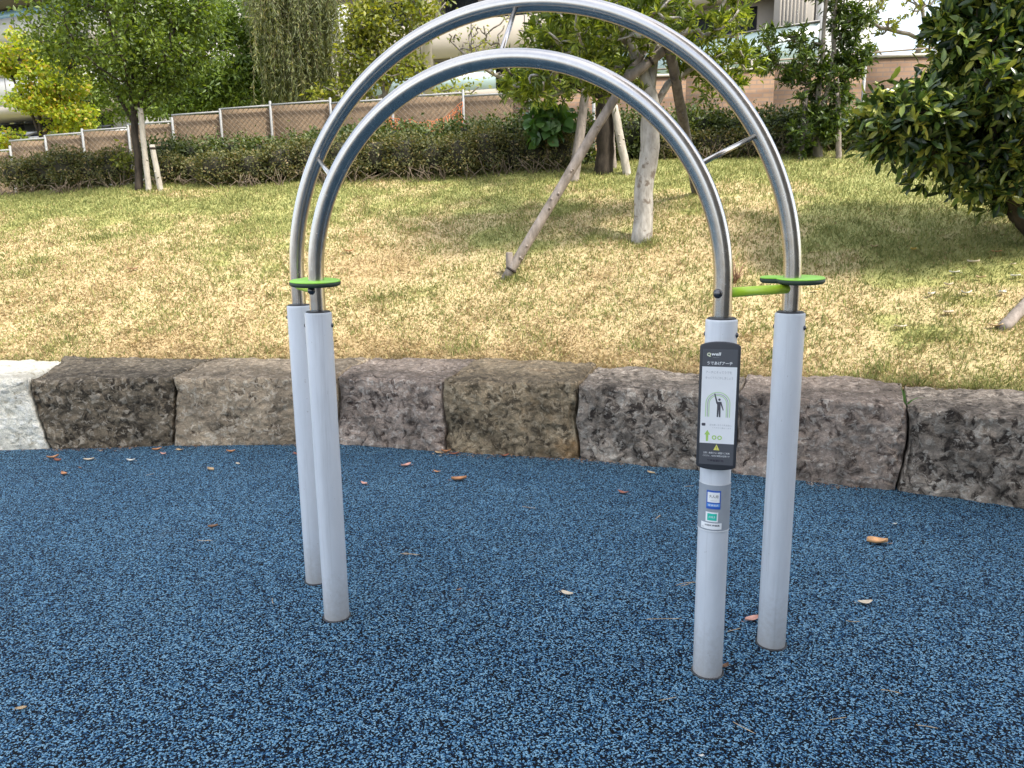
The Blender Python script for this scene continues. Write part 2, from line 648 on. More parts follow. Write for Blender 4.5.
def build_stone(k, label, mat, seed, lean=(0, 0), top=STONE_TOP, rough=1.0, gapw=0.003, dz=0.0):
    a, b = np.array(BASE[k]), np.array(BASE[k + 1])
    u = (b - a) / np.linalg.norm(b - a)
    nrm = np.array([-u[1], u[0]])
    a = a + u * gapw
    b = b - u * gapw
    n0, n1 = BNRM[k], BNRM[k + 1]
    da = (y_near(a[0] + n0[0] * 0.8) - a[1]) / n0[1] * 0.96 + 0.03
    db = (y_near(b[0] + n1[0] * 0.8) - b[1]) / n1[1] * 0.96 + 0.03
    bat = 0.025
    c = {}
    c[0, 0, 0] = (*a, -0.06); c[1, 0, 0] = (*b, -0.06)
    c[0, 0, 1] = (*(a + nrm * bat + u * lean[0]), top); c[1, 0, 1] = (*(b + nrm * bat + u * lean[1]), top)
    na = a + n0 * da
    nb = b + n1 * db
    c[0, 1, 0] = (*na, -0.06); c[1, 1, 0] = (*nb, -0.06)
    c[0, 1, 1] = (*(na + u * lean[0]), top + 0.01); c[1, 1, 1] = (*(nb + u * lean[1]), top + 0.01)
    nx, ny, nz = 100, 44, 60
    idx, S, Fc = {}, [], []
    def vid(i, j, k2):
        key = (i, j, k2)
        if key not in idx:
            idx[key] = len(S)
            S.append((2 * i / nx - 1, 2 * j / ny - 1, 2 * k2 / nz - 1))
        return idx[key]
    for i in range(nx):
        for j in range(ny):
            Fc.append((vid(i, j, nz), vid(i + 1, j, nz), vid(i + 1, j + 1, nz), vid(i, j + 1, nz)))
    for i in range(nx):
        for k2 in range(nz):
            Fc.append((vid(i, 0, k2), vid(i + 1, 0, k2), vid(i + 1, 0, k2 + 1), vid(i, 0, k2 + 1)))
            Fc.append((vid(i + 1, ny, k2), vid(i, ny, k2), vid(i, ny, k2 + 1), vid(i + 1, ny, k2 + 1)))
    for j in range(ny):
        for k2 in range(nz):
            Fc.append((vid(0, j + 1, k2), vid(0, j, k2), vid(0, j, k2 + 1), vid(0, j + 1, k2 + 1)))
            Fc.append((vid(nx, j, k2), vid(nx, j + 1, k2), vid(nx, j + 1, k2 + 1), vid(nx, j, k2 + 1)))
    S = np.array(S)
    A = np.abs(S)
    S2 = S.copy()
    ch = np.array([0.014, 0.024, 0.034])
    for ax in range(3):
        o1, o2 = [q for q in range(3) if q != ax]
        k3 = np.maximum(A[:, o1] ** 14, A[:, o2] ** 14)
        S2[:, ax] *= 1 - ch[ax] * k3
    W = (S2 + 1) / 2
    V = np.zeros_like(S)
    for key, p in c.items():
        w = np.prod([W[:, q] if key[q] else 1 - W[:, q] for q in range(3)], axis=0)
        V += w[:, None] * np.array(p)
    # joints wander: neighbours share the same wobble
    def wob(kk, P):
        Q = np.stack([np.full(len(P), kk * 7.7), P[:, 1] * 1.6, P[:, 2] * 3.2], 1)
        return fbm(Q, 3, 900 + kk) * 0.042 + fbm(Q * 3.7, 2, 950 + kk) * 0.014
    V[:, :2] += (u[None, :] * (wob(k, V) * (1 - W[:, 0]) ** 2 + wob(k + 1, V) * W[:, 0] ** 2)[:, None])
    hump = np.clip((V[:, 2] - 0.1) / 0.43, 0, 1)
    V[:, 2] += hump * (dz + fbm(V * np.array([1.7, 1.7, 0]) + seed, 3, seed + 31) * 0.022)
    N = np.where(A > 0.985, np.sign(S), S * 0.0)
    axes = np.array([[u[0], u[1], 0], [nrm[0], nrm[1], 0], [0, 0, 1.0]])
    N = N @ axes
    N /= np.linalg.norm(N, axis=1)[:, None] + 1e-9
    ridge = 1 - np.abs(fbm(V * 6.5, 3, seed + 13))
    d = fbm(V * 3.1, 3, seed) * 0.026 + fbm(V * 11.0, 4, seed + 5, 0.6) * 0.014 - np.abs(fbm(V * 19, 3, seed + 9)) * 0.020 + (ridge ** 5) * 0.009 - 0.004
    # flakes broken off along the front arris and corners
    edge = np.clip((np.max(np.sort(A, axis=1)[:, 1:2], axis=1) - 0.90) / 0.10, 0, 1)
    d = d - edge * np.clip(fbm(V * 5.5, 3, seed + 17) - 0.04, 0, 1) * 0.07
    side = np.clip(A[:, 0] > 0.985, 0, 1)
    V = V + N * (d * rough * np.where(side, 0.25, 1.0))[:, None]
    tops = (S[:, 2] > 0.98)
    V[tops, 2] += fbm(V[tops] * 2.2, 3, seed + 3) * 0.012
    o = mesh_obj('wall_stone', V, Fc, mat, None, True, origin=(*((a + b) / 2), 0))
    return tag(o, label, 'stone', 'stones of the low retaining edge')


build_stone(0, 'pale whitish granite block at the left end of the stone edge', M['stone_white'], 3, (0, -0.13), rough=0.8, dz=0.012)
build_stone(1, 'dark brown block between the whitish granite and the streaky block', M['stone_brown'], 13, (-0.13, 0.04), dz=0.014)
build_stone(2, 'long brown streaky block behind the two left posts', M['stone_tan'], 29, (0.04, 0), dz=0.006)
build_stone(3, 'pinkish grey block just right of the two left posts', M['stone_pink'], 37, dz=-0.004)
build_stone(4, 'ochre tinted square block at the middle of the stone edge', M['stone_ochre'], 48, dz=0.010)
build_stone(5, 'grey block with dark stains left of the information panel', M['stone_grey'], 53, dz=0.002)
build_stone(6, 'purplish block behind the far right post', M['stone_pink'], 61, dz=0.008)
build_stone(7, 'grey mottled block at the right end of the stone edge', M['stone_grey'], 77, dz=-0.004)

# ------------------------------------------------------------------ exercise arch
def steel():
    m, nt, b = new_mat('brushed_stainless')
    v = coord(nt)
    n = noise_tex(nt, 35, 5, 0.65, v)
    r = ramp(nt, [(0.3, (0.50, 0.475, 0.44)), (0.7, (0.56, 0.535, 0.50))])
    nt.links.new(n.outputs[0], r.inputs[0])
    nt.links.new(r.outputs[0], b.inputs['Base Color'])
    b.inputs['Metallic'].default_value = 1.0
    r2 = ramp(nt, [(0.3, 0.21), (0.7, 0.28)])
    nt.links.new(n.outputs[0], r2.inputs[0])
    nt.links.new(r2.outputs[0], b.inputs['Roughness'])
    return m


def post_paint():
    m, nt, b = new_mat('pale_grey_paint')
    v = coord(nt)
    n = noise_tex(nt, 14, 5, 0.7, coord(nt, 'Object', (1, 1, 0.25)))
    r = ramp(nt, [(0.3, (0.61, 0.64, 0.675)), (0.7, (0.69, 0.72, 0.755))])
    nt.links.new(n.outputs[0], r.inputs[0])
    # dust splashed up from the ground
    sx = nd(nt, 'ShaderNodeSeparateXYZ')
    nt.links.new(v, sx.inputs[0])
    n2 = noise_tex(nt, 60, 4, 0.7, v)
    ma = nd(nt, 'ShaderNodeMath', operation='MULTIPLY_ADD')
    nt.links.new(n2.outputs[0], ma.inputs[0]); ma.inputs[1].default_value = 0.25
    nt.links.new(sx.outputs[2], ma.inputs[2])
    r3 = ramp(nt, [(0.12, 0.55), (0.34, 0.0)])
    nt.links.new(ma.outputs[0], r3.inputs[0])
    st = noise_tex(nt, 38, 5, 0.7, coord(nt, 'Object', (1, 1, 0.03)))
    rs = ramp(nt, [(0.55, 0.0), (0.70, 0.35)])
    nt.links.new(st.outputs[0], rs.inputs[0])
    cs = mixc(nt, r.outputs[0], (0.40, 0.41, 0.42), rs.outputs[0])
    sp = noise_tex(nt, 70, 3, 0.6, v)
    rsp = ramp(nt, [(0.70, 0.0), (0.74, 0.5)])
    nt.links.new(sp.outputs[0], rsp.inputs[0])
    cs = mixc(nt, cs, (0.30, 0.29, 0.27), rsp.outputs[0])
    c = mixc(nt, cs, (0.36, 0.32, 0.27), r3.outputs[0])
    nt.links.new(c, b.inputs['Base Color'])
    b.inputs['Roughness'].default_value = 0.38
    return m


M['steel'] = steel()
M['post'] = post_paint()
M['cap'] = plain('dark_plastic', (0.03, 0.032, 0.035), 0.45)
M['bolt'] = plain('dark_bolt', (0.13, 0.13, 0.135), 0.25, 0.9)
M['lime'] = plain('lime_green_paint', (0.50, 0.78, 0.04), 0.4, var=0.04)
M['disc_green'] = plain('green_disc_top', (0.32, 0.68, 0.07), 0.45, var=0.06)
M['disc_dark'] = plain('dark_rubber_rim', (0.025, 0.045, 0.025), 0.6)
M['panel'] = plain('charcoal_panel', (0.035, 0.037, 0.043), 0.45, var=0.06)
M['print_grey'] = plain('print_grey', (0.095, 0.098, 0.108), 0.35, var=0.04)
M['print_white'] = plain('print_white', (0.86, 0.87, 0.87), 0.35, var=0.02)
M['ink_white'] = plain('ink_white', (0.85, 0.86, 0.85), 0.4, var=0.01)
M['ink_cream'] = plain('ink_cream', (0.85, 0.88, 0.62), 0.4, var=0.01)
M['ink_pale'] = plain('ink_pale_grey', (0.40, 0.42, 0.43), 0.4, var=0.01)
M['ink_dark'] = plain('ink_dark_grey', (0.085, 0.08, 0.095), 0.4, var=0.01)
M['ink_black'] = plain('ink_black', (0.03, 0.025, 0.04), 0.4, var=0.01)
M['ink_green'] = plain('ink_green', (0.42, 0.66, 0.14), 0.4, var=0.01)
M['ink_pale_green'] = plain('ink_pale_green', (0.55, 0.74, 0.42), 0.4, var=0.01)
M['ink_yellow'] = plain('ink_yellow', (0.80, 0.76, 0.16), 0.4, var=0.01)
M['sleeve'] = plain('grey_label_sleeve', (0.33, 0.36, 0.39), 0.25, var=0.05)
M['sleeve_edge'] = plain('sleeve_edge', (0.72, 0.74, 0.76), 0.25, var=0.03)
M['blue'] = plain('sticker_blue', (0.03, 0.11, 0.48), 0.35, var=0.05)
M['blue2'] = plain('sticker_light_blue', (0.10, 0.30, 0.72), 0.35, var=0.05)
M['teal'] = plain('sticker_teal', (0.03, 0.55, 0.42), 0.35, var=0.08)

LF, LB = np.array([-0.7315, 2.808]), np.array([-0.898, 3.143])
RF, RB = np.array([0.678, 2.379]), np.array([0.9655, 2.558])
POST_R, TUBE_R, POST_H, SPRING = 0.0505, 0.0300, 1.25, 1.357


def build_arch():
    t = thing('exercise_arch', 'steel double arch exercise frame on four pale grey posts on the blue surface', 'exercise arch', (0, 2.72, 0))
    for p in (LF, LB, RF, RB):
        mb = MB().lathe([(POST_R, -0.05), (POST_R, POST_H - 0.006), (POST_R - 0.003, POST_H - 0.002)], (*p, 0), 48)
        po = bevel(part('post', mb, M['post'], t, True), 0.002)
        mb = MB().lathe([(POST_R - 0.005, POST_H - 0.004), (POST_R - 0.005, POST_H + 0.001), (POST_R - 0.009, POST_H + 0.003), (TUBE_R + 0.003, POST_H + 0.003)], (*p, 0), 40)
        part('cap_ring', mb, M['cap'], po, False)
        part('base_shadow_ring', MB().lathe([(POST_R + 0.007, -0.01), (POST_R + 0.0065, 0.003), (POST_R + 0.003, 0.005), (POST_R + 0.0005, 0.003)], (*p, 0), 40), M['cap'], po)  # dark ring standing in for the contact shadow at the post foot
        view = p / np.linalg.norm(p)
        sd = np.array([view[1], -view[0]])
        for s in (-1, 1):
            q = p + sd * s * 0.97 * POST_R - view * 0.016 * s
            d = np.array([*(q - p), 0]); d /= np.linalg.norm(d)
            q3 = np.array([*(p + (q - p) / np.linalg.norm(q - p) * (POST_R - 0.002)), POST_H - 0.052])
            mb = MB().tube([q3, q3 + d * 0.004, q3 + d * 0.007, q3 + d * 0.0085], [0.0085, 0.0085, 0.006, 0.002], 12)
            part('bolt', mb, M['bolt'], po, True)
    arcs = []
    for a, b in ((LF, RF), (LB, RB)):
        c = (a + b) / 2
        rr = np.linalg.norm(b - a) / 2
        u = (b - a) / (2 * rr)
        th = np.linspace(0, PI, 97)
        P = [(*a, z) for z in np.linspace(POST_H - 0.02, SPRING - 0.01, 5)]
        P += [(*(c - u * rr * math.cos(q)), SPRING + rr * math.sin(q)) for q in th]
        P += [(*b, z) for z in np.linspace(SPRING - 0.01, POST_H - 0.02, 5)]
        part('arch_tube', MB().tube(P, TUBE_R, 36), M['steel'], t, True)
        arcs.append((c, rr, u))
    nrm = np.array([0.3, 0.954])
    for deg in (30, 90, 150):
        q = rad(deg)
        e = []
        for (c, rr, u) in arcs:
            e.append(np.array([*(c - u * rr * math.cos(q)), SPRING + rr * math.sin(q)]))
        part('rung', MB().tube([e[0], (e[0] + e[1]) / 2, e[1]], 0.0085, 16), M['steel'], t, True)
    for a, b in ((LF, LB), (RF, RB)):
        p0, p1 = np.array([*a, 1.331]), np.array([*b, 1.331])
        d = (p1 - p0) / np.linalg.norm(p1 - p0)
        part('grip_bar', MB().tube([p0 + d * 0.027, p0 + d * 0.1, p1 - d * 0.027], 0.0160, 24), M['lime'], t, True)
        prof = [(-0.022, 0.010), (-0.032, 0.0150), (-0.038, 0.0155), (-0.044, 0.012), (-0.047, 0.005)]
        out = np.array([*(-a / np.linalg.norm(a)), 0]) * 0.75 + np.array([-0.55, 0, 0])
        out /= np.linalg.norm(out)
        part('end_knob', MB().tube([p0 - out * (s + 0.008) * 1 for s, r in prof][::1] if False else [p0 + out * (-s - 0.006) for s, r in prof], [r for s, r in prof], 20), M['bolt'], t, True)

    def disc(p, z, rx, toward, lobe):
        # rounded plate with a smaller lobe on one side
        rot = math.atan2(toward[1], toward[0])
        aw = p / np.linalg.norm(p)          # the plates droop slightly towards the path
        poly = []
        for k in range(72):
            a = 2 * PI * k / 72
            r1 = rx
            # union of two circles: main and lobe
            best = r1
            cx_, rl = lobe
            s_ = rl * rl - (cx_ * math.sin(a)) ** 2
            if s_ > 0:
                best = max(best, cx_ * math.cos(a) + math.sqrt(s_))
            poly.append((p[0] + best * math.cos(a + rot), p[1] + best * math.sin(a + rot)))
        n = len(poly)
        def lay(zs, ins):
            V = []
            for z_, i_ in zip(zs, ins):
                for (x, y) in poly:
                    dx, dy = x - p[0], y - p[1]
                    l = math.hypot(dx, dy)
                    V.append((p[0] + dx * (l - i_) / l, p[1] + dy * (l - i_) / l, z_ + 0.06 * (dx * aw[0] + dy * aw[1])))
            Fc = [tuple(range(n))[::-1], tuple((len(zs) - 1) * n + j for j in range(n))]
            for i in range(len(zs) - 1):
                Fc += [(i * n + j, i * n + (j + 1) % n, (i + 1) * n + (j + 1) % n, (i + 1) * n + j) for j in range(n)]
            return MB().add(V, Fc)
        o = part('hand_disc', lay([z, z + 0.005, z + 0.015], [0.005, 0.0, 0.0]), M['disc_dark'], t)
        part('disc_top', lay([z + 0.0153, z + 0.018, z + 0.020], [0.0, 0.0005, 0.004]), M['disc_green'], o)

    disc(LF + np.array([-0.004, 0.0]), 1.349, 0.094, (-0.3, 0.95), (0.08, 0.045))
    disc(RB + np.array([0.026, -0.005]), 1.3495, 0.080, (-0.84, 0.54), (0.095, 0.040))
    return t


arch = build_arch()

# information panel on the near right post ---------------------------------
PN = np.array([-RF[0], -RF[1], 0]); PN /= np.linalg.norm(PN)     # faces the path
PU = np.array([-PN[1], PN[0], 0.0])                               # reading direction
PZ = np.array([0, 0, 1.0])
P0 = np.array([RF[0], RF[1], 0])


def sheet_text(txt, size, bold=0.0):
    cu = bpy.data.curves.new('lettering', 'FONT')
    cu.body = txt
    cu.size = size
    cu.align_x = 'CENTER'
    cu.resolution_u = 2
    cu.offset = bold
    o = bpy.data.objects.new('lettering', cu)
    COL.objects.link(o)
    dg = bpy.context.evaluated_depsgraph_get()
    me = bpy.data.meshes.new_from_object(o.evaluated_get(dg))
    V = np.array([v.co[:] for v in me.vertices]) if len(me.vertices) else np.zeros((0, 3))
    Fc = [tuple(p.vertices) for p in me.polygons]
    bpy.data.objects.remove(o)
    bpy.data.curves.remove(cu)
    bpy.data.meshes.remove(me)
    return V, Fc


def fit_text(txt, w, h=None, bold=0.0, italic=0.0):
    V, Fc = sheet_text(txt, 1.0, bold)
    if len(V) == 0:
        return V, Fc
    V = V - np.array([(V[:, 0].min() + V[:, 0].max()) / 2, (V[:, 1].min() + V[:, 1].max()) / 2, 0])
    sx = w / (np.ptp(V[:, 0]) + 1e-9)
    sy = sx if h is None else h / (np.ptp(V[:, 1]) + 1e-9)
    V = V * np.array([sx, sy, 1])
    V[:, 0] += italic * V[:, 1]
    return V, Fc


def build_panel(t):
    ztop, zbot = 1.170, 0.772
    hw, dep = 0.0625, 0.016
    front = 0.066
    org = P0 + PN * (front - dep)
    def arc(z0, s, n=14):
        return [(hw * math.cos(PI * k / n), z0 + s * 0.016 * math.sin(PI * k / n)) for k in range(n + 1)]
    poly = arc(ztop - 0.004, 1) + [(x, z) for x, z in reversed(arc(zbot + 0.004, -1))]
    pan = part('info_panel', MB().prism(poly, dep, org, PU, PZ, PN), M['panel'], t)
    bevel(pan, 0.004, 3)
    # bracket between post and panel
    part('panel_bracket', MB().box(P0 + PN * 0.046 + PZ * 0.97, (0.05, 0.02, 0.36), [PU, PN, PZ]), M['panel'], t)

    def pz(py):          # panel height from a drawing scale 0..127 (top to bottom)
        return 1.186 - (py / 127.0) * (1.186 - 0.756)

    def pt(u, py, lift=0.0):
        return P0 + PN * (front + lift) + PU * u + PZ * pz(py)

    def rect(name, u0, u1, y0, y1, lift, mat):
        V = [pt(u0, y1, lift), pt(u1, y1, lift), pt(u1, y0, lift), pt(u0, y0, lift)]
        return part(name, MB().add(V, [(0, 1, 2, 3)]), mat, pan)

    def polyg(name, pts, lift, mat):
        V = [pt(u, y, lift) for u, y in pts]
        return part(name, MB().add(V, [tuple(range(len(V)))]), mat, pan)

    def text(name, txt, u, y, w, h, mat, lift=0.0009, bold=0.0, italic=0.0):
        V, Fc = fit_text(txt, w, h, bold, italic)
        if len(V) == 0:
            return
        c = pt(u, y, lift)
        W = c + V[:, 0:1] * PU + V[:, 1:2] * PZ
        part(name, MB().add(W, Fc), mat, pan)

    rect('header_field', -0.0535, 0.0535, 8, 24.7, 0.0004, M['print_grey'])
    rect('white_field', -0.0535, 0.0535, 24.7, 99, 0.0004, M['print_white'])
    rect('footer_field', -0.0535, 0.0535, 99, 120, 0.0004, M['print_grey'])
    text('logo_initial', 'Q', -0.034, 13.4, 0.0125, 0.0135, M['ink_cream'], bold=0.035)
    text('logo_lettering', 'well', -0.0125, 12.6, 0.029, 0.0105, M['ink_white'], bold=0.03, italic=0.18)
    text('logo_subline', 'Health Park', -0.012, 15.9, 0.020, 0.0024, M['ink_pale'])
    text('title_lettering', 'うであげアーチ', 0.0, 21.3, 0.078, 0.0115, M['ink_white'], bold=0.018)
    text('instruction_lettering', 'アーチにそってうでを', -0.002, 30.0, 0.080, 0.0085, M['ink_pale'])
    text('instruction_lettering', 'ゆっくりうごかしましょう', 0.0, 35.3, 0.084, 0.0085, M['ink_pale'])

    def arch_line(r, z0, z1, w, mat, c=-0.001):
        out = [(c - r, z1)] + [(c - r * math.cos(PI * k / 18), z0 - r * math.sin(PI * k / 18) / 0.003386) for k in range(19)] + [(c + r, z1)]
        r2 = r - w
        inn = [(c - r2, z1)] + [(c - r2 * math.cos(PI * k / 18), z0 - r2 * math.sin(PI * k / 18) / 0.003386) for k in range(19)] + [(c + r2, z1)]
        n = len(out)
        V = [pt(u, y, 0.0009) for u, y in out + inn]
        part('arch_drawing', MB().add(V, [(i, n + i, n + i + 1, i + 1) for i in range(n - 1)]), mat, pan)
    arch_line(0.0385, 60, 73, 0.0030, M['ink_pale_green'])
    arch_line(0.0325, 60, 73, 0.0022, M['ink_pale'])
    arch_line(0.0285, 60, 73, 0.0030, M['ink_pale_green'])

    # standing figure with one raised arm
    k = 0.0034
    def P_(u, y):
        return (u, y)
    c0 = 0.003
    body = [(c0 - 0.005, 58.3), (c0 - 0.0135, 50.0), (c0 - 0.0165, 50.6), (c0 - 0.009, 59.5), (c0 - 0.006, 61), (c0 - 0.0062, 73), (c0 - 0.002, 73), (c0 - 0.0005, 65.5),
            (c0 + 0.001, 73), (c0 + 0.0052, 73), (c0 + 0.0045, 60.5), (c0 + 0.0125, 66.6), (c0 + 0.0145, 65.8), (c0 + 0.0065, 58.0)]
    polyg('figure_drawing', body, 0.0013, M['ink_dark'])
    polyg('figure_head', [(c0 + 0.0004 + 0.0037 * math.cos(a), 56.0 + 1.15 * math.sin(a)) for a in np.linspace(0, 2 * PI, 14, endpoint=False)], 0.0013, M['ink_dark'])
    polyg('badge', [(-0.043 + 0.0058 * max(-1, min(1, 1.25 * math.cos(a))), 80.7 + 1.35 * max(-1, min(1, 1.25 * math.sin(a)))) for a in np.linspace(0, 2 * PI, 20, endpoint=False)], 0.0009, M['ink_dark'])
    text('note_lettering', '主な使い方うでを左右に', 0.010, 80.8, 0.070, 0.0058, M['ink_pale'])
    text('note_lettering', 'くりかえし動かします', 0.014, 83.6, 0.058, 0.0042, M['ink_pale'])
    polyg('arrow_mark', [(-0.0305, 86.0), (-0.0395, 90.6), (-0.0345, 90.6), (-0.034, 97), (-0.0275, 97), (-0.027, 90.6), (-0.0215, 90.6)], 0.0009, M['ink_green'])
    for u in (-0.0085, 0.0085):
        ring_o = [(u + 0.0072 * math.cos(a), 93.2 + 2.15 * math.sin(a)) for a in np.linspace(0, 2 * PI, 20, endpoint=False)]
        ring_i = [(u + 0.0040 * math.cos(a), 93.2 + 1.2 * math.sin(a)) for a in np.linspace(0, 2 * PI, 20, endpoint=False)]
        V = [pt(a, b, 0.0009) for a, b in ring_o + ring_i]
        part('ring_mark', MB().add(V, [(i, (i + 1) % 20, 20 + (i + 1) % 20, 20 + i) for i in range(20)]), M['ink_green'], pan)
    polyg('warning_triangle', [(0.0, 99.8), (-0.0095, 105.6), (0.0095, 105.6)], 0.0009, M['ink_yellow'])
    text('exclamation_mark', '!', 0.0, 103.4, 0.0016, 0.011, M['ink_black'], lift=0.0013, bold=0.02)
    text('warning_lettering', '注意：無理のない範囲でご利用', 0.0, 108.4, 0.082, 0.0062, M['ink_white'])
    text('warning_lettering', 'ください。幼児の使用は危険です', 0.0, 111.3, 0.084, 0.0062, M['ink_white'])
    text('maker_lettering', '管理者連絡先', -0.002, 116.0, 0.052, 0.0075, M['ink_black'], bold=0.02)

    # grey sleeve with stickers wrapped round the post
    def wrap(name, u0, u1, z0, z1, r, mat, parent):
        n = 24
        a0 = np.linspace(u0 / r, u1 / r, n)
        V = []
        for z in (z0, z1):
            for a in a0:
                V.append(P0 + PN * r * math.cos(a) + PU * r * math.sin(a) + PZ * z)
        return part(name, MB().add(V, [(i, i + 1, n + i + 1, n + i) for i in range(n - 1)]), mat, parent, True)

    sl = wrap('label_sleeve', -0.072, 0.072, 0.543, 0.706, POST_R + 0.0025, M['sleeve'], t)
    wrap('sleeve_edge', -0.072, 0.072, 0.7035, 0.7075, POST_R + 0.0032, M['sleeve_edge'], sl)
    wrap('sleeve_edge', -0.072, 0.072, 0.5415, 0.5455, POST_R + 0.0032, M['sleeve_edge'], sl)
    r = POST_R + 0.0034
    wrap('blue_sticker', -0.026, 0.021, 0.622, 0.686, r, M['blue'], sl)
    wrap('sticker_field', -0.0225, 0.0175, 0.645, 0.680, r + 0.0004, M['ink_white'], sl)
    wrap('sticker_band', -0.024, 0.019, 0.630, 0.641, r + 0.0004, M['blue2'], sl)
    wrap('teal_sticker_border', -0.027, 0.0145, 0.577, 0.611, r, M['print_white'], sl)
    wrap('teal_sticker', -0.021, 0.010, 0.582, 0.606, r + 0.0004, M['teal'], sl)
    wrap('maker_label', -0.044, 0.028, 0.551, 0.573, r, M['print_white'], sl)

    def wtext(name, txt, u, z, w, h, mat, lift, bold=0.0):
        V, Fc = fit_text(txt, w, h, bold)
        if len(V) == 0:
            return
        rr = r + lift
        a = (V[:, 0] + u) / rr
        W = P0 + PN * (rr * np.cos(a))[:, None] + PU * (rr * np.sin(a))[:, None] + PZ * (V[:, 1] + z)[:, None]
        part(name, MB().add(W, Fc), mat, sl)
    wtext('age_lettering', '大人用', -0.0025, 0.666, 0.030, 0.011, M['ink_dark'], 0.0009)
    wtext('age_note', '12才以上', -0.0025, 0.652, 0.020, 0.0045, M['ink_pale'], 0.0009)
    wtext('band_lettering', '健康器具', -0.0025, 0.6355, 0.034, 0.007, M['ink_white'], 0.0009)
    wtext('teal_lettering', '点検済', -0.0055, 0.594, 0.022, 0.008, M['print_white'], 0.0009)
    wtext('label_lettering', '公園健康遊具', -0.004, 0.565, 0.050, 0.006, M['ink_dark'], 0.0009, 0.02)
    wtext('label_lettering', 'No.', -0.036, 0.557, 0.008, 0.004, M['ink_dark'], 0.0009)


build_panel(arch)

# ------------------------------------------------------------------ foliage tools
def unit(a):
    a = np.asarray(a, float)
    return a / (np.linalg.norm(a, axis=-1, keepdims=True) + 1e-12)


def leaf_arrays(P, D, N, L, W, kind='simple', droop=0.15):
    """many leaves as one vertex/face array"""
    P, D, N = np.asarray(P), unit(D), np.asarray(N)
    S = unit(np.cross(D, N))
    N = np.cross(S, D)
    L = np.broadcast_to(L, (len(P),))[:, None]
    W = np.broadcast_to(W, (len(P),))[:, None]
    n = len(P)
    if kind == 'simple':
        tip = P + D * L - N * L * droop
        V = np.stack([P, P + D * L * 0.5 + S * W / 2 + N * W * 0.16, tip, P + D * L * 0.5 - S * W / 2 + N * W * 0.16], 1)
        k = np.arange(n) * 4
        Fc = np.concatenate([np.stack([k, k + 1, k + 2], 1), np.stack([k, k + 2, k + 3], 1)])
    else:
        s1 = P + D * L * 0.5 - N * L * 0.04
        s2 = P + D * L - N * L * droop
        l1, l2 = P + D * L * 0.30 + N * W * 0.10, P + D * L * 0.70 + N * (W * 0.10 - L * droop * 0.4)
        V = np.stack([P, s1, s2, l1 + S * W * 0.40, l2 + S * W * 0.48, l1 - S * W * 0.40, l2 - S * W * 0.48], 1)
        k = np.arange(n) * 7
        tri = [(0, 3, 1), (1, 3, 4), (1, 4, 2), (0, 1, 5), (1, 6, 5), (1, 2, 6)]
        Fc = np.concatenate([np.stack([k + a, k + b, k + c], 1) for a, b, c in tri])
    return V.reshape(-1, 3), Fc


def rdirs(rng, n):
    return unit(rng.normal(size=(n, 3)))


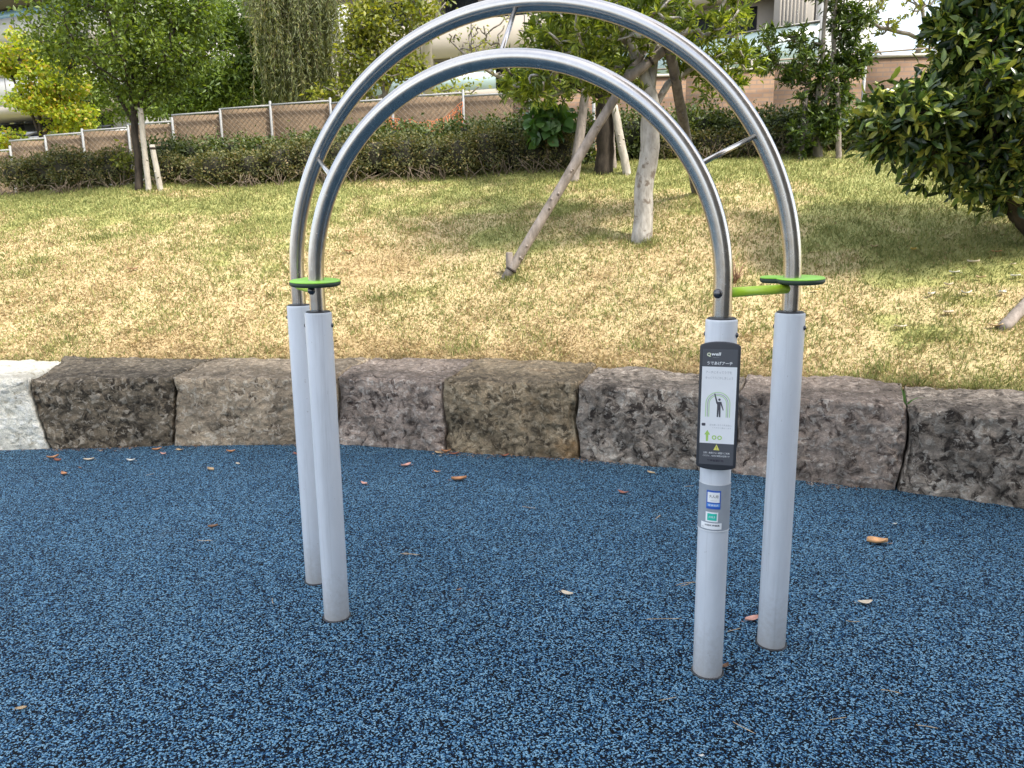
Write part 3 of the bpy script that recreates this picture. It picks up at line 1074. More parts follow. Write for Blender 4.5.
class Plant:
    def __init__(self, name, label, cat, base, seed, group=None):
        self.rng = np.random.default_rng(seed)
        self.base = np.asarray(base, float)
        self.root = thing(name, label, cat, self.base, group)
        self.nodes, self.par, self.fix = [], [], []
        self.tips = []
        self.lv, self.lf, self.ln = [], [], 0

    def trunk(self, pts):
        """main stem(s): list of polylines of world points"""
        first = None
        for line in pts:
            line = np.asarray(line, float)
            dense = []
            for i in range(len(line) - 1):
                k = max(2, int(np.linalg.norm(line[i + 1] - line[i]) / 0.12))
                for q in range(k):
                    dense.append(line[i] + (line[i + 1] - line[i]) * q / k)
            dense.append(line[-1])
            prev = -1
            if first is not None:
                prev = int(np.argmin(np.linalg.norm(np.array(self.nodes) - dense[0], axis=1)))
                dense = dense[1:]
            for d in dense:
                w = self.rng.normal(size=3) * 0.008
                self.nodes.append(d + w); self.par.append(prev); prev = len(self.nodes) - 1
            if first is None:
                first = 0
        return self

    def grow(self, blobs, up=0.6, minz=None, wob=0.06):
        """blobs: (centre, radii, tips); link every tip to the skeleton"""
        T = []
        for c, r, n in blobs:
            d = rdirs(self.rng, n) * (self.rng.uniform(0.25, 1.0, n) ** 0.5)[:, None]
            T.append(np.asarray(c) + d * np.asarray(r))
        T = np.concatenate(T)
        start = np.array(self.nodes)
        order = np.argsort([np.min(np.linalg.norm(start - t, axis=1)) for t in T])
        for ti in order:
            t = T[ti]
            A = np.array(self.nodes)
            dv = t - A
            d = np.linalg.norm(dv, axis=1)
            cost = d * (1 + 0.0) + np.clip(A[:, 2] - t[2], 0, 9) * up * 1.5 + np.clip(0.35 - (A[:, 2] - self.base[2]), 0, 9) * 9
            if minz is not None:
                cost = cost + np.clip(minz - A[:, 2], 0, 9) * 20
            j = int(np.argmin(cost))
            a = A[j]
            L = d[j]
            k = max(2, int(L / 0.16))
            prev = j
            side = self.rng.normal(size=3) * wob * L
            sag = np.array([0, 0, -0.10 * L * (1 if up > 0.3 else 0.3)])
            for q in range(1, k + 1):
                s = q / k
                p = a + dv[j] * s + (side + sag) * math.sin(PI * s) + self.rng.normal(size=3) * 0.008 * (q < k)
                self.nodes.append(p); self.par.append(prev); prev = len(self.nodes) - 1
            self.tips.append(prev)
        return self

    def wood(self, mat, r0, rtip=0.004, name='trunk', power=2.3, flare=0.0, maxchain=10 ** 9):
        n = len(self.nodes)
        acc = np.zeros(n)
        child = [[] for _ in range(n)]
        for i, p in enumerate(self.par):
            if p >= 0:
                child[p].append(i)
        for i in range(n - 1, -1, -1):
            if not child[i]:
                acc[i] = 1.0
            if self.par[i] >= 0:
                acc[self.par[i]] += acc[i]
        rr = rtip + (r0 - rtip) * (acc / acc[0]) ** (1 / power)
        N = np.array(self.nodes)
        if flare:
            hh = N[:, 2] - self.base[2]
            rr = rr * (1 + flare * np.exp(-np.clip(hh, 0, 9) / 0.10))
        self.rad = rr
        mb = MB()
        done = np.zeros(n, bool)
        # chains: follow the thickest child
        stack = [i for i in range(n) if self.par[i] < 0]
        while stack:
            i = stack.pop()
            chain = [i] if self.par[i] < 0 else [self.par[i], i]
            rad_ = [rr[i]] if self.par[i] < 0 else [min(rr[self.par[i]], rr[i] * 1.25), rr[i]]
            while child[i]:
                c = sorted(child[i], key=lambda q: -acc[q])
                stack += c[1:]
                i = c[0]
                chain.append(i); rad_.append(rr[i])
            if len(chain) > 1:
                mb.tube(N[chain], rad_, 10 if max(rad_) > 0.03 else (6 if max(rad_) > 0.012 else 4), cap=True)
        part(name, mb, mat, self.root, True)
        return self

    def add(self, P, D, N, L, W, kind='simple', droop=0.15):
        V, Fc = leaf_arrays(P, D, N, L, W, kind, droop)
        self.lv.append(V); self.lf.append(Fc + self.ln); self.ln += len(V)

    def leaves(self, per, rc, L, W, kind='simple', upb=0.3, droop=0.15, along=0.5, flat=1.0):
        """loose leaves round each tip and back along its twig"""
        rng = self.rng
        N = np.array(self.nodes)
        T = np.array(self.tips)
        pr = np.array(self.par)
        idx = np.repeat(T, per)
        back = rng.integers(0, 4, len(idx))
        for s in range(3):
            idx = np.where((back > s) & (rng.uniform(0, 1, len(idx)) < along), pr[idx], idx)
        P = N[idx] + rdirs(rng, len(idx)) * (rc * rng.uniform(0.1, 1, len(idx)) ** 0.6)[:, None] * np.array([1, 1, flat])
        D = unit(P - N[idx] + rdirs(rng, len(idx)) * rc * 0.8 + np.array([0, 0, -0.15 * rc]))
        Nn = unit(rdirs(rng, len(idx)) * 0.9 + np.array([0, 0, upb + 0.5]))
        s = rng.uniform(0.65, 1.25, len(idx))
        self.add(P, D, Nn, L * s, W * s, kind, droop)
        return self

    def whorls(self, per, extra, L, W, kind='simple', rc=0.1, cone=0.9, droop=0.12):
        """rosettes of leaves at twig ends: 'extra' side twigs round each tip"""
        rng = self.rng
        N = np.array(self.nodes)
        pr = np.array(self.par)
        T = np.repeat(np.array(self.tips), extra)
        C = N[T] + rdirs(rng, len(T)) * (rc * rng.uniform(0, 1, len(T)) ** 0.5)[:, None]
        ax = unit(unit(N[T] - N[pr[T]]) * 0.5 + rdirs(rng, len(T)) * 0.75 + np.array([0, 0, 0.35]))
        idx = np.repeat(np.arange(len(T)), per)
        az = rng.uniform(0, 2 * PI, len(idx))
        A = ax[idx]
        B1 = unit(np.cross(A, rdirs(rng, len(idx))))
        B2 = np.cross(A, B1)
        rad_ = np.cos(az)[:, None] * B1 + np.sin(az)[:, None] * B2
        op = rng.uniform(0.45, 1.25, len(idx)) * cone
        D = unit(A * np.cos(op)[:, None] + rad_ * np.sin(op)[:, None])
        Nn = unit(A * np.sin(op)[:, None] - rad_ * np.cos(op)[:, None] + rdirs(rng, len(idx)) * 0.25)
        s = rng.uniform(0.65, 1.2, len(idx))
        P = C[idx] + A * (rng.uniform(-0.25, 0.05, len(idx)) * L)[:, None]
        self.add(P, D, Nn, L * s, W * s, kind, droop)
        return self

    def strands(self, per, lmin, lmax, L, W, step=0.045):
        """hanging willow twigs"""
        rng = self.rng
        N = np.array(self.nodes)
        mb = MB()
        PP, DD = [], []
        for t in self.tips:
            for _ in range(per):
                p = N[t] + rng.normal(size=3) * 0.16
                d = unit(rng.normal(size=3) * np.array([1, 1, 0.2]))
                ln = rng.uniform(lmin, lmax)
                k = int(ln / step)
                pts = [p.copy()]
                for q in range(k):
                    d = unit(d + np.array([0, 0, -0.35]) + rng.normal(size=3) * 0.07)
                    p = p + d * step
                    pts.append(p.copy())
                    for sd in (-1, 1):
                        PP.append(p + rng.normal(size=3) * 0.006)
                        DD.append(unit(d * 0.9 + rng.normal(size=3) * 0.45))
                mb.tube(np.array(pts[::3] + [pts[-1]]) if len(pts) > 4 else np.array(pts), 0.0025, 3, cap=False)
        PP, DD = np.array(PP), np.array(DD)
        s = rng.uniform(0.7, 1.25, len(PP))
        self.add(PP, DD, rdirs(rng, len(PP)), L * s, W * s, 'simple', 0.1)
        self.strand_mb = mb
        return self

    def crown(self, mat, name='crown', smooth=False):
        V = np.concatenate(self.lv)
        Fc = np.concatenate(self.lf)
        mesh_obj(name, V - self.base, Fc, mat, self.root, smooth)
        self.lv, self.lf, self.ln = [], [], 0
        return self


def X(px, py, Y):
    return at(px, py, Y)


# leaf and bark materials
M['leaf_dark'] = leaf_mat('dark_green_leaves', [(0, (0.05, 0.085, 0.012)), (0.5, (0.10, 0.155, 0.020)), (1, (0.18, 0.24, 0.04))], trans=0.42)
M['leaf_yellow'] = leaf_mat('yellow_green_leaves', [(0, (0.13, 0.20, 0.018)), (0.45, (0.27, 0.34, 0.03)), (0.85, (0.40, 0.42, 0.045)), (1, (0.46, 0.30, 0.07))], trans=0.45)
M['leaf_mid'] = leaf_mat('mid_green_leaves', [(0, (0.06, 0.105, 0.018)), (0.5, (0.12, 0.19, 0.032)), (1, (0.21, 0.28, 0.06))], trans=0.42)
M['leaf_willow'] = leaf_mat('grey_green_willow_leaves', [(0, (0.08, 0.10, 0.035)), (0.5, (0.15, 0.18, 0.065)), (0.85, (0.23, 0.25, 0.10)), (1, (0.30, 0.27, 0.11))], trans=0.38)
M['leaf_olive'] = leaf_mat('olive_yellow_leaves', [(0, (0.08, 0.11, 0.015)), (0.5, (0.18, 0.21, 0.03)), (1, (0.32, 0.32, 0.06))], trans=0.42)
M['leaf_bay'] = leaf_mat('bayberry_leaves', [(0, (0.05, 0.085, 0.011)), (0.45, (0.125, 0.18, 0.022)), (0.8, (0.24, 0.30, 0.042)), (1, (0.34, 0.38, 0.08))], rough=0.4, trans=0.40)
M['leaf_pitto'] = leaf_mat('glossy_evergreen_leaves', [(0, (0.032, 0.062, 0.012)), (0.6, (0.075, 0.125, 0.024)), (1, (0.14, 0.19, 0.04))], rough=0.38, trans=0.3)
M['leaf_big'] = leaf_mat('large_glossy_leaves', [(0, (0.012, 0.028, 0.011)), (0.34, (0.034, 0.068, 0.020)), (0.56, (0.080, 0.135, 0.030)), (0.78, (0.19, 0.25, 0.05)), (1, (0.44, 0.44, 0.10))], rough=0.30, trans=0.2, spec=0.5, posscale=2.0)
M['leaf_hedge'] = leaf_mat('hedge_leaves', [(0, (0.034, 0.056, 0.013)), (0.5, (0.078, 0.113, 0.025)), (1, (0.14, 0.17, 0.045))], rough=0.5, trans=0.25)
M['leaf_azalea'] = leaf_mat('dusty_shrub_leaves', [(0, (0.045, 0.058, 0.018)), (0.45, (0.10, 0.112, 0.034)), (0.8, (0.165, 0.16, 0.055)), (1, (0.25, 0.19, 0.09))], rough=0.65, trans=0.25)
M['leaf_fatsia'] = leaf_mat('broad_fresh_leaves', [(0, (0.05, 0.12, 0.03)), (1, (0.13, 0.25, 0.07))], rough=0.35, trans=0.25)
M['bark_dark'] = bark_mat('dark_bark', (0.022, 0.018, 0.014), (0.075, 0.06, 0.045))
M['bark_grey'] = bark_mat('grey_bark', (0.12, 0.105, 0.085), (0.28, 0.25, 0.21))
M['bark_pale'] = bark_mat('pale_lichen_bark', (0.27, 0.25, 0.215), (0.52, 0.49, 0.44), 22, ((0.20, 0.165, 0.13), 9, 0.56))
M['bark_twig'] = bark_mat('twig_bark', (0.10, 0.075, 0.05), (0.24, 0.19, 0.14))
M['log'] = bark_mat('weathered_log', (0.17, 0.145, 0.12), (0.36, 0.31, 0.27), 18, ((0.10, 0.08, 0.065), 11, 0.66), 0.4)
M['log_dark'] = bark_mat('dark_weathered_log', (0.085, 0.075, 0.07), (0.20, 0.18, 0.165), 18, ((0.06, 0.05, 0.045), 11, 0.62), 0.4)
M['log_pale'] = bark_mat('pale_log', (0.30, 0.27, 0.22), (0.50, 0.46, 0.39), 18, ((0.16, 0.13, 0.10), 11, 0.66), 0.3)
M['rope'] = plain('palm_rope', (0.035, 0.026, 0.02), 0.95, var=0.3, scale=60)


# ------------------------------------------------------------------ central tree and its props
TB = on_hill(641, 240)
TY = TB[1]
p = Plant('bayberry_tree', 'evergreen tree with a pale lichen spotted trunk and propped crown behind the arch', 'tree', TB, 101)
p.trunk([[TB - [0, 0, 0.1], X(643, 205, TY), X(648, 165, TY), X(651, 128, TY), X(650, 95, TY), X(654, 55, TY), X(662, 10, TY), X(668, -50, TY)],
         [X(650, 95, TY), X(640, 60, TY - 0.1), X(618, 25, TY - 0.2), X(600, -20, TY - 0.1)],
         [X(651, 110, TY), X(668, 85, TY + 0.1), X(700, 62, TY + 0.3), X(735, 50, TY + 0.4)],
         [X(650, 100, TY), X(630, 88, TY + 0.3), X(590, 75, TY + 0.5), X(555, 70, TY + 0.4)]])
k = TY / 740
p.grow([(X(600, 20, TY), (75 * k, 0.7, 40 * k), 60), (X(690, 15, TY - 0.2), (62 * k, 0.8, 45 * k), 60), (X(722, 66, TY + 0.3), (42 * k, 0.4, 24 * k), 20),
        (X(610, 74, TY), (40 * k, 0.4, 18 * k), 20), (X(540, 84, TY + 0.3), (32 * k, 0.35, 12 * k), 16), (X(640, -60, TY), (120 * k, 1.1, 60 * k), 70),
        (X(560, 35, TY + 0.2), (38 * k, 0.4, 28 * k), 18)], minz=TB[2] + 1.15)
p.wood(M['bark_pale'], 0.096, 0.004, flare=0.18, power=1.75)
p.whorls(12, 4, 0.105, 0.025, rc=0.17).leaves(8, 0.18, 0.09, 0.024).crown(M['leaf_bay'])


def log(name, label, a, b, r, mat, group='timber tree props', knots=6, seed=0, rope=None, stub=False):
    rng = np.random.default_rng(seed)
    a, b = np.asarray(a, float), np.asarray(b, float)
    t = thing(name, label, 'tree prop', a, group)
    n = 14
    P = np.array([a + (b - a) * s for s in np.linspace(-0.03, 1, n)])
    P += rng.normal(size=P.shape) * r * 0.035
    R_ = r * (1 - 0.12 * np.linspace(0, 1, n)) * (1 + rng.normal(size=n) * 0.02)
    mb = MB().tube(P, R_, 14)
    d = unit(b - a)
    view = unit(np.array([0, 0, H]) - (a + b) / 2)
    for q in range(knots):
        s = rng.uniform(0.08, 0.95)
        nrm = unit(view - d * (view @ d) + rng.normal(size=3) * 0.5)
        nrm = unit(nrm - d * (nrm @ d))
        c = a + (b - a) * s + nrm * r * 0.84
        mb.tube([c - nrm * 0.01, c + nrm * 0.010, c + nrm * 0.016], [0.015, 0.013, 0.004], 8)
    part('log', mb, mat, t, True)
    for s in rope or []:
        c = a + (b - a) * s
        part('rope_binding', MB().tube([c - d * 0.012, c + d * 0.012], r * 1.10, 14), M['rope'], t, True)
    if stub:
        c = a + (b - a) * 0.055
        sdv = unit(np.cross(d, view))
        if sdv[0] > 0:
            sdv = -sdv
        part('ground_peg', MB().tube([c + sdv * r * 1.15 - np.array([0, 0, 0.3]), c + sdv * (r * 1.25) + np.array([0, 0, 0.075]), c + sdv * (r * 1.25) + np.array([0, 0, 0.085])], [0.034, 0.036, 0.028], 12), mat, t, True)
    return t


a = on_hill(507, 277)
log('tree_prop', 'long slanting grey log propping the pale trunked tree, its foot pegged in the lawn', a, X(652, 36, TY - 0.12), 0.050, M['log'], knots=12, seed=1, rope=[0.03, 0.99], stub=True)
a = on_hill(697, 194)
log('tree_prop', 'dark slanting log propping the pale trunked tree on its right', a, X(668, 40, TY - 0.25), 0.056, M['log_dark'], knots=6, seed=2, rope=[0.98])
log('prop_crossbar', 'short log tied across the pale trunk at the head of the props', X(628, 78, TY - 0.16), X(690, 30, TY - 0.1), 0.05, M['log'], knots=2, seed=3, rope=[0.35])

# second, dark trunked tree at the hedge
B2 = on_hill(604, 173)
Y2 = B2[1]
p = Plant('evergreen_tree', 'dark trunked evergreen at the hedge between three pale stakes', 'tree', B2, 102)
p.trunk([[B2 - [0, 0, 0.1], X(605, 140, Y2), X(604, 100, Y2), X(606, 60, Y2), X(612, 10, Y2)],
         [X(604, 95, Y2), X(580, 82, Y2), X(555, 70, Y2)]])
k = Y2 / 740
p.grow([(X(600, 45, Y2), (60 * k, 0.8, 45 * k), 55), (X(545, 90, Y2 - 0.3), (34 * k, 0.4, 11 * k), 20), (X(590, -20, Y2), (80 * k, 0.9, 40 * k), 40),
        (X(520, 65, Y2), (25 * k, 0.4, 14 * k), 10)], minz=B2[2] + 1.0)
p.wood(M['bark_dark'], 0.115, 0.004, flare=0.15, power=1.8)
p.whorls(11, 4, 0.11, 0.027, rc=0.17).leaves(6, 0.16, 0.09, 0.025).crown(M['leaf_bay'])
for i, (fx, fy, tx, ty, r, dy, mt, lb) in enumerate([
        (574, 180, 586, 88, 0.062, -0.25, 'log', 'tall upright grey stake just left of the dark trunk'),
        (573, 170, 581, 118, 0.055, 0.25, 'log', 'shorter upright stake half hidden behind the tall grey stake'),
        (628, 177, 614, 106, 0.055, -0.2, 'log_pale', 'pale leaning stake right of the dark trunk'),
        (613, 172, 610, 120, 0.055, 0.2, 'log', 'upright brown stake touching the dark trunk')]):
    f = X(fx, fy, Y2 + dy); f[2] = float(hill(f[0:1], f[1:2])[0]) - 0.05
    log('tree_stake', lb, f, X(tx, ty, Y2 + dy * 0.5), r, M[mt], 'stakes at the dark trunk', 4, 20 + i)

# tree with two pale stems at the right, its stake
B3 = on_hill(820, 157)
Y3 = B3[1]
p = Plant('twin_stem_tree', 'slim evergreen with twin pale stems in front of the brick wall', 'tree', B3, 103)
p.trunk([[B3 - [0, 0, 0.1], X(816, 120, Y3), X(820, 80, Y3), X(823, 45, Y3), X(826, 0, Y3), X(826, -50, Y3)],
         [X(816, 120, Y3), X(828, 90, Y3), X(833, 50, Y3), X(836, 0, Y3), X(842, -60, Y3)],
         [X(828, 90, Y3), X(845, 72, Y3), X(852, 60, Y3)]])
k = Y3 / 740
p.grow([(X(825, 95, Y3), (26 * k, 0.3, 36 * k), 36), (X(812, 130, Y3), (20 * k, 0.3, 22 * k), 26), (X(854, 57, Y3), (15 * k, 0.2, 14 * k), 16), (X(852, 20, Y3), (20 * k, 0.3, 18 * k), 20),
        (X(840, -30, Y3), (45 * k, 0.5, 28 * k), 30), (X(790, 52, Y3), (26 * k, 0.3, 22 * k), 12), (X(797, 80, Y3), (12 * k, 0.2, 20 * k), 8), (X(762, 55, Y3), (16 * k, 0.2, 24 * k), 9)], up=0.3, minz=B3[2] + 0.25)
p.wood(M['bark_grey'], 0.062, 0.003, power=2.0)
p.whorls(12, 5, 0.095, 0.028, rc=0.12).leaves(20, 0.14, 0.09, 0.026).crown(M['leaf_pitto'])
f = X(839, 158, Y3 - 0.15); f[2] = float(hill(f[0:1], f[1:2])[0]) - 0.05
log('tree_stake', 'short upright round stake beside the twin stemmed tree', f, X(838, 93, Y3 - 0.15), 0.038, M['log'], 'stakes along the hedge', 3, 31)
for i, (fx, tx, ty, lb) in enumerate([(801, 806, 90, 'leaning stake in the shade left of the twin stemmed tree')]):
    f = X(fx, 158, Y3 - 0.1); f[2] = float(hill(f[0:1], f[1:2])[0]) - 0.05
    log('tree_stake', lb, f, X(tx, ty, Y3), 0.035, M['log_dark'], 'stakes along the hedge', 3, 35 + i)

# big leaved shrub tree at the right edge
B4 = on_hill(1052, 262)
Y4 = B4[1] + 0.3
B4 = np.array([(1052 - 512) / 740 * Y4, Y4, float(hill(np.array([(1052 - 512) / 740 * Y4]), np.array([Y4]))[0])])
k = Y4 / 740
p = Plant('broadleaf_shrub', 'large glossy shrub with big dark and yellowish leaves at the right edge', 'shrub', B4, 104)
p.trunk([[B4 - [0, 0, 0.1], X(1040, 240, Y4), X(1015, 215, Y4), X(990, 195, Y4), X(965, 165, Y4 - 0.2)],
         [X(1040, 240, Y4), X(1048, 180, Y4), X(1040, 100, Y4), X(1030, 20, Y4), X(1030, -60, Y4)],
         [X(1015, 215, Y4), X(1000, 160, Y4 - 0.2), X(985, 90, Y4 - 0.2), X(975, 40, Y4)]])
p.grow([(X(960, 130, Y4), (72 * k, 0.6, 48 * k), 90), (X(912, 122, Y4 - 0.1), (44 * k, 0.4, 27 * k), 85), (X(1000, 90, Y4 - 0.1), (70 * k, 0.7, 75 * k), 100),
        (X(1050, 40, Y4), (95 * k, 0.9, 110 * k), 150), (X(985, 20, Y4), (42 * k, 0.5, 60 * k), 60), (X(1060, 150, Y4), (75 * k, 0.6, 55 * k), 60), (X(990, 175, Y4), (50 * k, 0.45, 30 * k), 40),
        (X(985, -60, Y4), (60 * k, 0.6, 50 * k), 40)], up=0.25, minz=B4[2] + 0.3)
p.wood(M['bark_dark'], 0.075, 0.004, power=1.9)
p.whorls(10, 3, 0.118, 0.040, 'broad', rc=0.12, cone=1.0, droop=0.12).leaves(12, 0.16, 0.112, 0.038, 'broad').crown(M['leaf_big'], smooth=True)
f = on_hill(1003, 329)
log('tree_prop', 'cut log lying up into the shrub at the right edge of the lawn', f, X(1060, 268, f[1] + 0.35), 0.045, M['log'], 'timber tree props', 3, 41)

# left tree with an upswept dark crown
B5 = on_hill(139, 190)
Y5 = B5[1]
k = Y5 / 740
p = Plant('zelkova_tree', 'dark green tree with an upswept crown at the left of the lawn', 'tree', B5, 105)
p.trunk([[B5 - [0, 0, 0.1], X(138, 165, Y5), X(136, 135, Y5), X(133, 105, Y5), X(132, 60, Y5), X(134, 0, Y5), X(134, -60, Y5)],
         [X(135, 125, Y5), X(118, 95, Y5), X(98, 65, Y5 + 0.2), X(80, 35, Y5 + 0.2), X(66, 0, Y5 + 0.2)],
         [X(134, 115, Y5), X(150, 85, Y5), X(168, 50, Y5 - 0.2), X(182, 10, Y5 - 0.2)],
         [X(133, 100, Y5), X(122, 60, Y5 - 0.4), X(108, 20, Y5 - 0.5), X(100, -30, Y5 - 0.5)],
         [X(135, 120, Y5), X(155, 98, Y5 + 0.3), X(178, 80, Y5 + 0.4), X(195, 62, Y5 + 0.4)]])
p.grow([(X(120, 30, Y5), (85 * k, 1.2, 55 * k), 130), (X(172, 40, Y5), (40 * k, 0.7, 36 * k), 50), (X(85, 20, Y5), (48 * k, 0.7, 42 * k), 50), (X(132, 82, Y5), (38 * k, 0.5, 26 * k), 30),
        (X(125, -50, Y5), (110 * k, 1.3, 50 * k), 60), (X(185, 5, Y5), (30 * k, 0.5, 35 * k), 25)], minz=B5[2] + 0.95)
p.wood(M['bark_dark'], 0.048, 0.003, flare=0.35, power=1.9)
p.leaves(52, 0.22, 0.070, 0.036, along=0.85).crown(M['leaf_dark'])
for i, (fx, fy, tx, ty, mt, lb) in enumerate([(149, 190, 140, 108, 'log_pale', 'tall pale stake tied against the dark trunk at the left'),
                                              (161, 190, 152, 145, 'log_pale', 'short leaning pale stake beside the left tree')]):
    f = X(fx, fy, Y5 - 0.1); f[2] = float(hill(f[0:1], f[1:2])[0]) - 0.05
    log('tree_stake', lb, f, X(tx, ty, Y5 - 0.1), 0.04, M[mt], 'stakes at the left tree', 2, 50 + i, rope=[0.93] if i else None)

# trees beyond the fence ----------------------------------------------------
def back_base(px, Y):
    q = X(px, 150, Y)
    q[2] = float(hill(q[0:1], q[1:2])[0])
    return q


Y6 = 16.5
B6 = back_base(40, Y6); k = Y6 / 740
p = Plant('maple_tree', 'yellow green maple with a rusty patch beyond the fence at the far left', 'tree', B6, 106, 'trees beyond the fence')
p.trunk([[B6, X(42, 140, Y6), X(30, 110, Y6), X(16, 85, Y6), X(5, 60, Y6)], [X(42, 140, Y6), X(38, 105, Y6), X(45, 70, Y6), X(38, 45, Y6)], [X(42, 140, Y6), X(60, 105, Y6), X(75, 80, Y6)]])
p.grow([(X(30, 50, Y6), (26 * k, 0.5, 15 * k), 32), (X(62, 78, Y6), (30 * k, 0.6, 22 * k), 46), (X(40, 100, Y6), (30 * k, 0.6, 12 * k), 36), (X(6, 65, Y6), (14 * k, 0.4, 10 * k), 14), (X(70, 118, Y6), (26 * k, 0.6, 14 * k), 30), (X(5, 138, Y6), (16 * k, 0.5, 12 * k), 16)], minz=B6[2] + 0.4)
p.wood(M['bark_dark'], 0.06, 0.005, power=1.9)
p.leaves(55, 0.24, 0.085, 0.062, along=0.5, flat=0.45).crown(M['leaf_yellow'])

Y7 = 17.5
B7 = back_base(228, Y7); k = Y7 / 740
p = Plant('slender_tree', 'mid green tree with slender upright boughs beyond the fence', 'tree', B7, 107, 'trees beyond the fence')
p.trunk([[B7, X(228, 110, Y7), X(227, 70, Y7), X(224, 25, Y7)], [X(228, 112, Y7), X(210, 75, Y7), X(198, 40, Y7)], [X(228, 108, Y7), X(245, 75, Y7), X(258, 45, Y7)], [X(228, 114, Y7), X(195, 92, Y7), X(172, 78, Y7)]])
p.grow([(X(225, 60, Y7), (48 * k, 0.9, 48 * k), 120), (X(200, 90, Y7), (48 * k, 0.7, 28 * k), 60), (X(255, 88, Y7), (38 * k, 0.7, 28 * k), 50), (X(170, 105, Y7), (34 * k, 0.6, 18 * k), 34), (X(226, 15, Y7), (40 * k, 0.6, 24 * k), 40), (X(140, 60, Y7 + 0.5), (50 * k, 0.7, 50 * k), 60), (X(110, 100, Y7 + 0.3), (36 * k, 0.6, 16 * k), 24)], minz=B7[2] + 0.5)
p.wood(M['bark_dark'], 0.06, 0.004, power=1.9)
p.leaves(75, 0.30, 0.12, 0.046, along=0.8, upb=0.0).crown(M['leaf_mid'])

Y8 = 16.8
B8 = back_base(298, Y8); k = Y8 / 740
p = Plant('willow_tree', 'grey green weeping willow beyond the fence', 'tree', B8, 108, 'trees beyond the fence')
p.trunk([[B8, X(296, 90, Y8), X(292, 40, Y8), X(298, -20, Y8), X(300, -60, Y8)], [X(294, 60, Y8), X(280, 20, Y8), X(272, -20, Y8)], [X(294, 50, Y8), X(312, 15, Y8), X(322, -15, Y8)]])
p.grow([(X(295, -15, Y8), (38 * k, 0.7, 40 * k), 34), (X(285, 40, Y8), (22 * k, 0.6, 24 * k), 12), (X(312, 45, Y8), (18 * k, 0.5, 24 * k), 12)], minz=B8[2] + 1.5)
p.wood(M['bark_grey'], 0.08, 0.005, power=1.9)
p.strands(18, 0.5, 1.6, 0.12, 0.019)
part('twigs', p.strand_mb, M['bark_twig'], p.root, True)
p.crown(M['leaf_willow'])

Y9 = 16.0
B9 = back_base(385, Y9); k = Y9 / 740
p = Plant('loose_tree', 'loose olive yellow tree beyond the fence left of the arch tops', 'tree', B9, 109, 'trees beyond the fence')
p.trunk([[B9, X(385, 95, Y9), X(378, 60, Y9), X(372, 20, Y9), X(378, -20, Y9)], [X(385, 95, Y9), X(398, 65, Y9), X(410, 35, Y9), X(415, 5, Y9)], [X(380, 70, Y9), X(362, 50, Y9), X(352, 20, Y9)]])
p.grow([(X(370, 20, Y9), (26 * k, 0.5, 24 * k), 42), (X(358, 60, Y9), (20 * k, 0.5, 22 * k), 34), (X(400, 70, Y9), (24 * k, 0.5, 22 * k), 26), (X(395, 20, Y9), (34 * k, 0.6, 26 * k), 28), (X(340, 98, Y9), (26 * k, 0.5, 14 * k), 26), (X(425, 10, Y9), (22 * k, 0.5, 14 * k), 14), (X(450, 88, Y9), (30 * k, 0.4, 8 * k), 7)], minz=B9[2] + 0.4)
p.wood(M['bark_grey'], 0.06, 0.005)
p.leaves(36, 0.25, 0.115, 0.058, along=0.6).crown(M['leaf_olive'])

Y10 = 15.2
B10 = back_base(520, Y10); k = Y10 / 740
p = Plant('bare_tree', 'nearly leafless grey shrub of thin branches at the brick wall', 'tree', B10, 110, 'trees beyond the fence')
p.trunk([[B10, X(515, 85, Y10), X(505, 65, Y10), X(498, 35, Y10)], [B10, X(522, 75, Y10), X(520, 40, Y10)], [B10, X(530, 80, Y10), X(538, 55, Y10), X(536, 20, Y10)], [X(515, 85, Y10), X(495, 75, Y10), X(470, 60, Y10), X(450, 40, Y10)]])
p.grow([(X(510, 45, Y10), (45 * k, 0.5, 35 * k), 70), (X(470, 50, Y10), (30 * k, 0.4, 30 * k), 34), (X(545, 70, Y10), (20 * k, 0.3, 25 * k), 18)], up=0.4, minz=B10[2] + 0.3, wob=0.14)
p.wood(M['bark_grey'], 0.05, 0.006)
p.leaves(3, 0.15, 0.08, 0.035).crown(M['leaf_olive'])

Y11 = 14.0
B11 = back_base(905, Y11); k = Y11 / 740
p = Plant('sparse_tree', 'sparse twiggy tree against the bright sky beyond the brick wall', 'tree', B11, 111, 'trees beyond the fence')
p.trunk([[B11, X(915, 60, Y11), X(925, 30, Y11), X(920, -10, Y11)], [X(922, 40, Y11), X(900, 32, Y11), X(880, 28, Y11), X(862, 15, Y11)], [X(915, 60, Y11), X(895, 55, Y11), X(878, 60, Y11)], [X(925, 30, Y11), X(940, 10, Y11)]])
p.grow([(X(905, 12, Y11), (38 * k, 0.4, 16 * k), 26), (X(935, 42, Y11), (18 * k, 0.3, 26 * k), 26), (X(880, 28, Y11), (18 * k, 0.3, 10 * k), 8), (X(890, -25, Y11), (60 * k, 0.5, 22 * k), 30), (X(872, 48, Y11), (10 * k, 0.2, 8 * k), 3)], up=0.2, minz=B11[2] + 1.0, wob=0.15)
p.wood(M['bark_grey'], 0.05, 0.006)
p.whorls(8, 2, 0.10, 0.036, rc=0.14).crown(M['leaf_olive'])


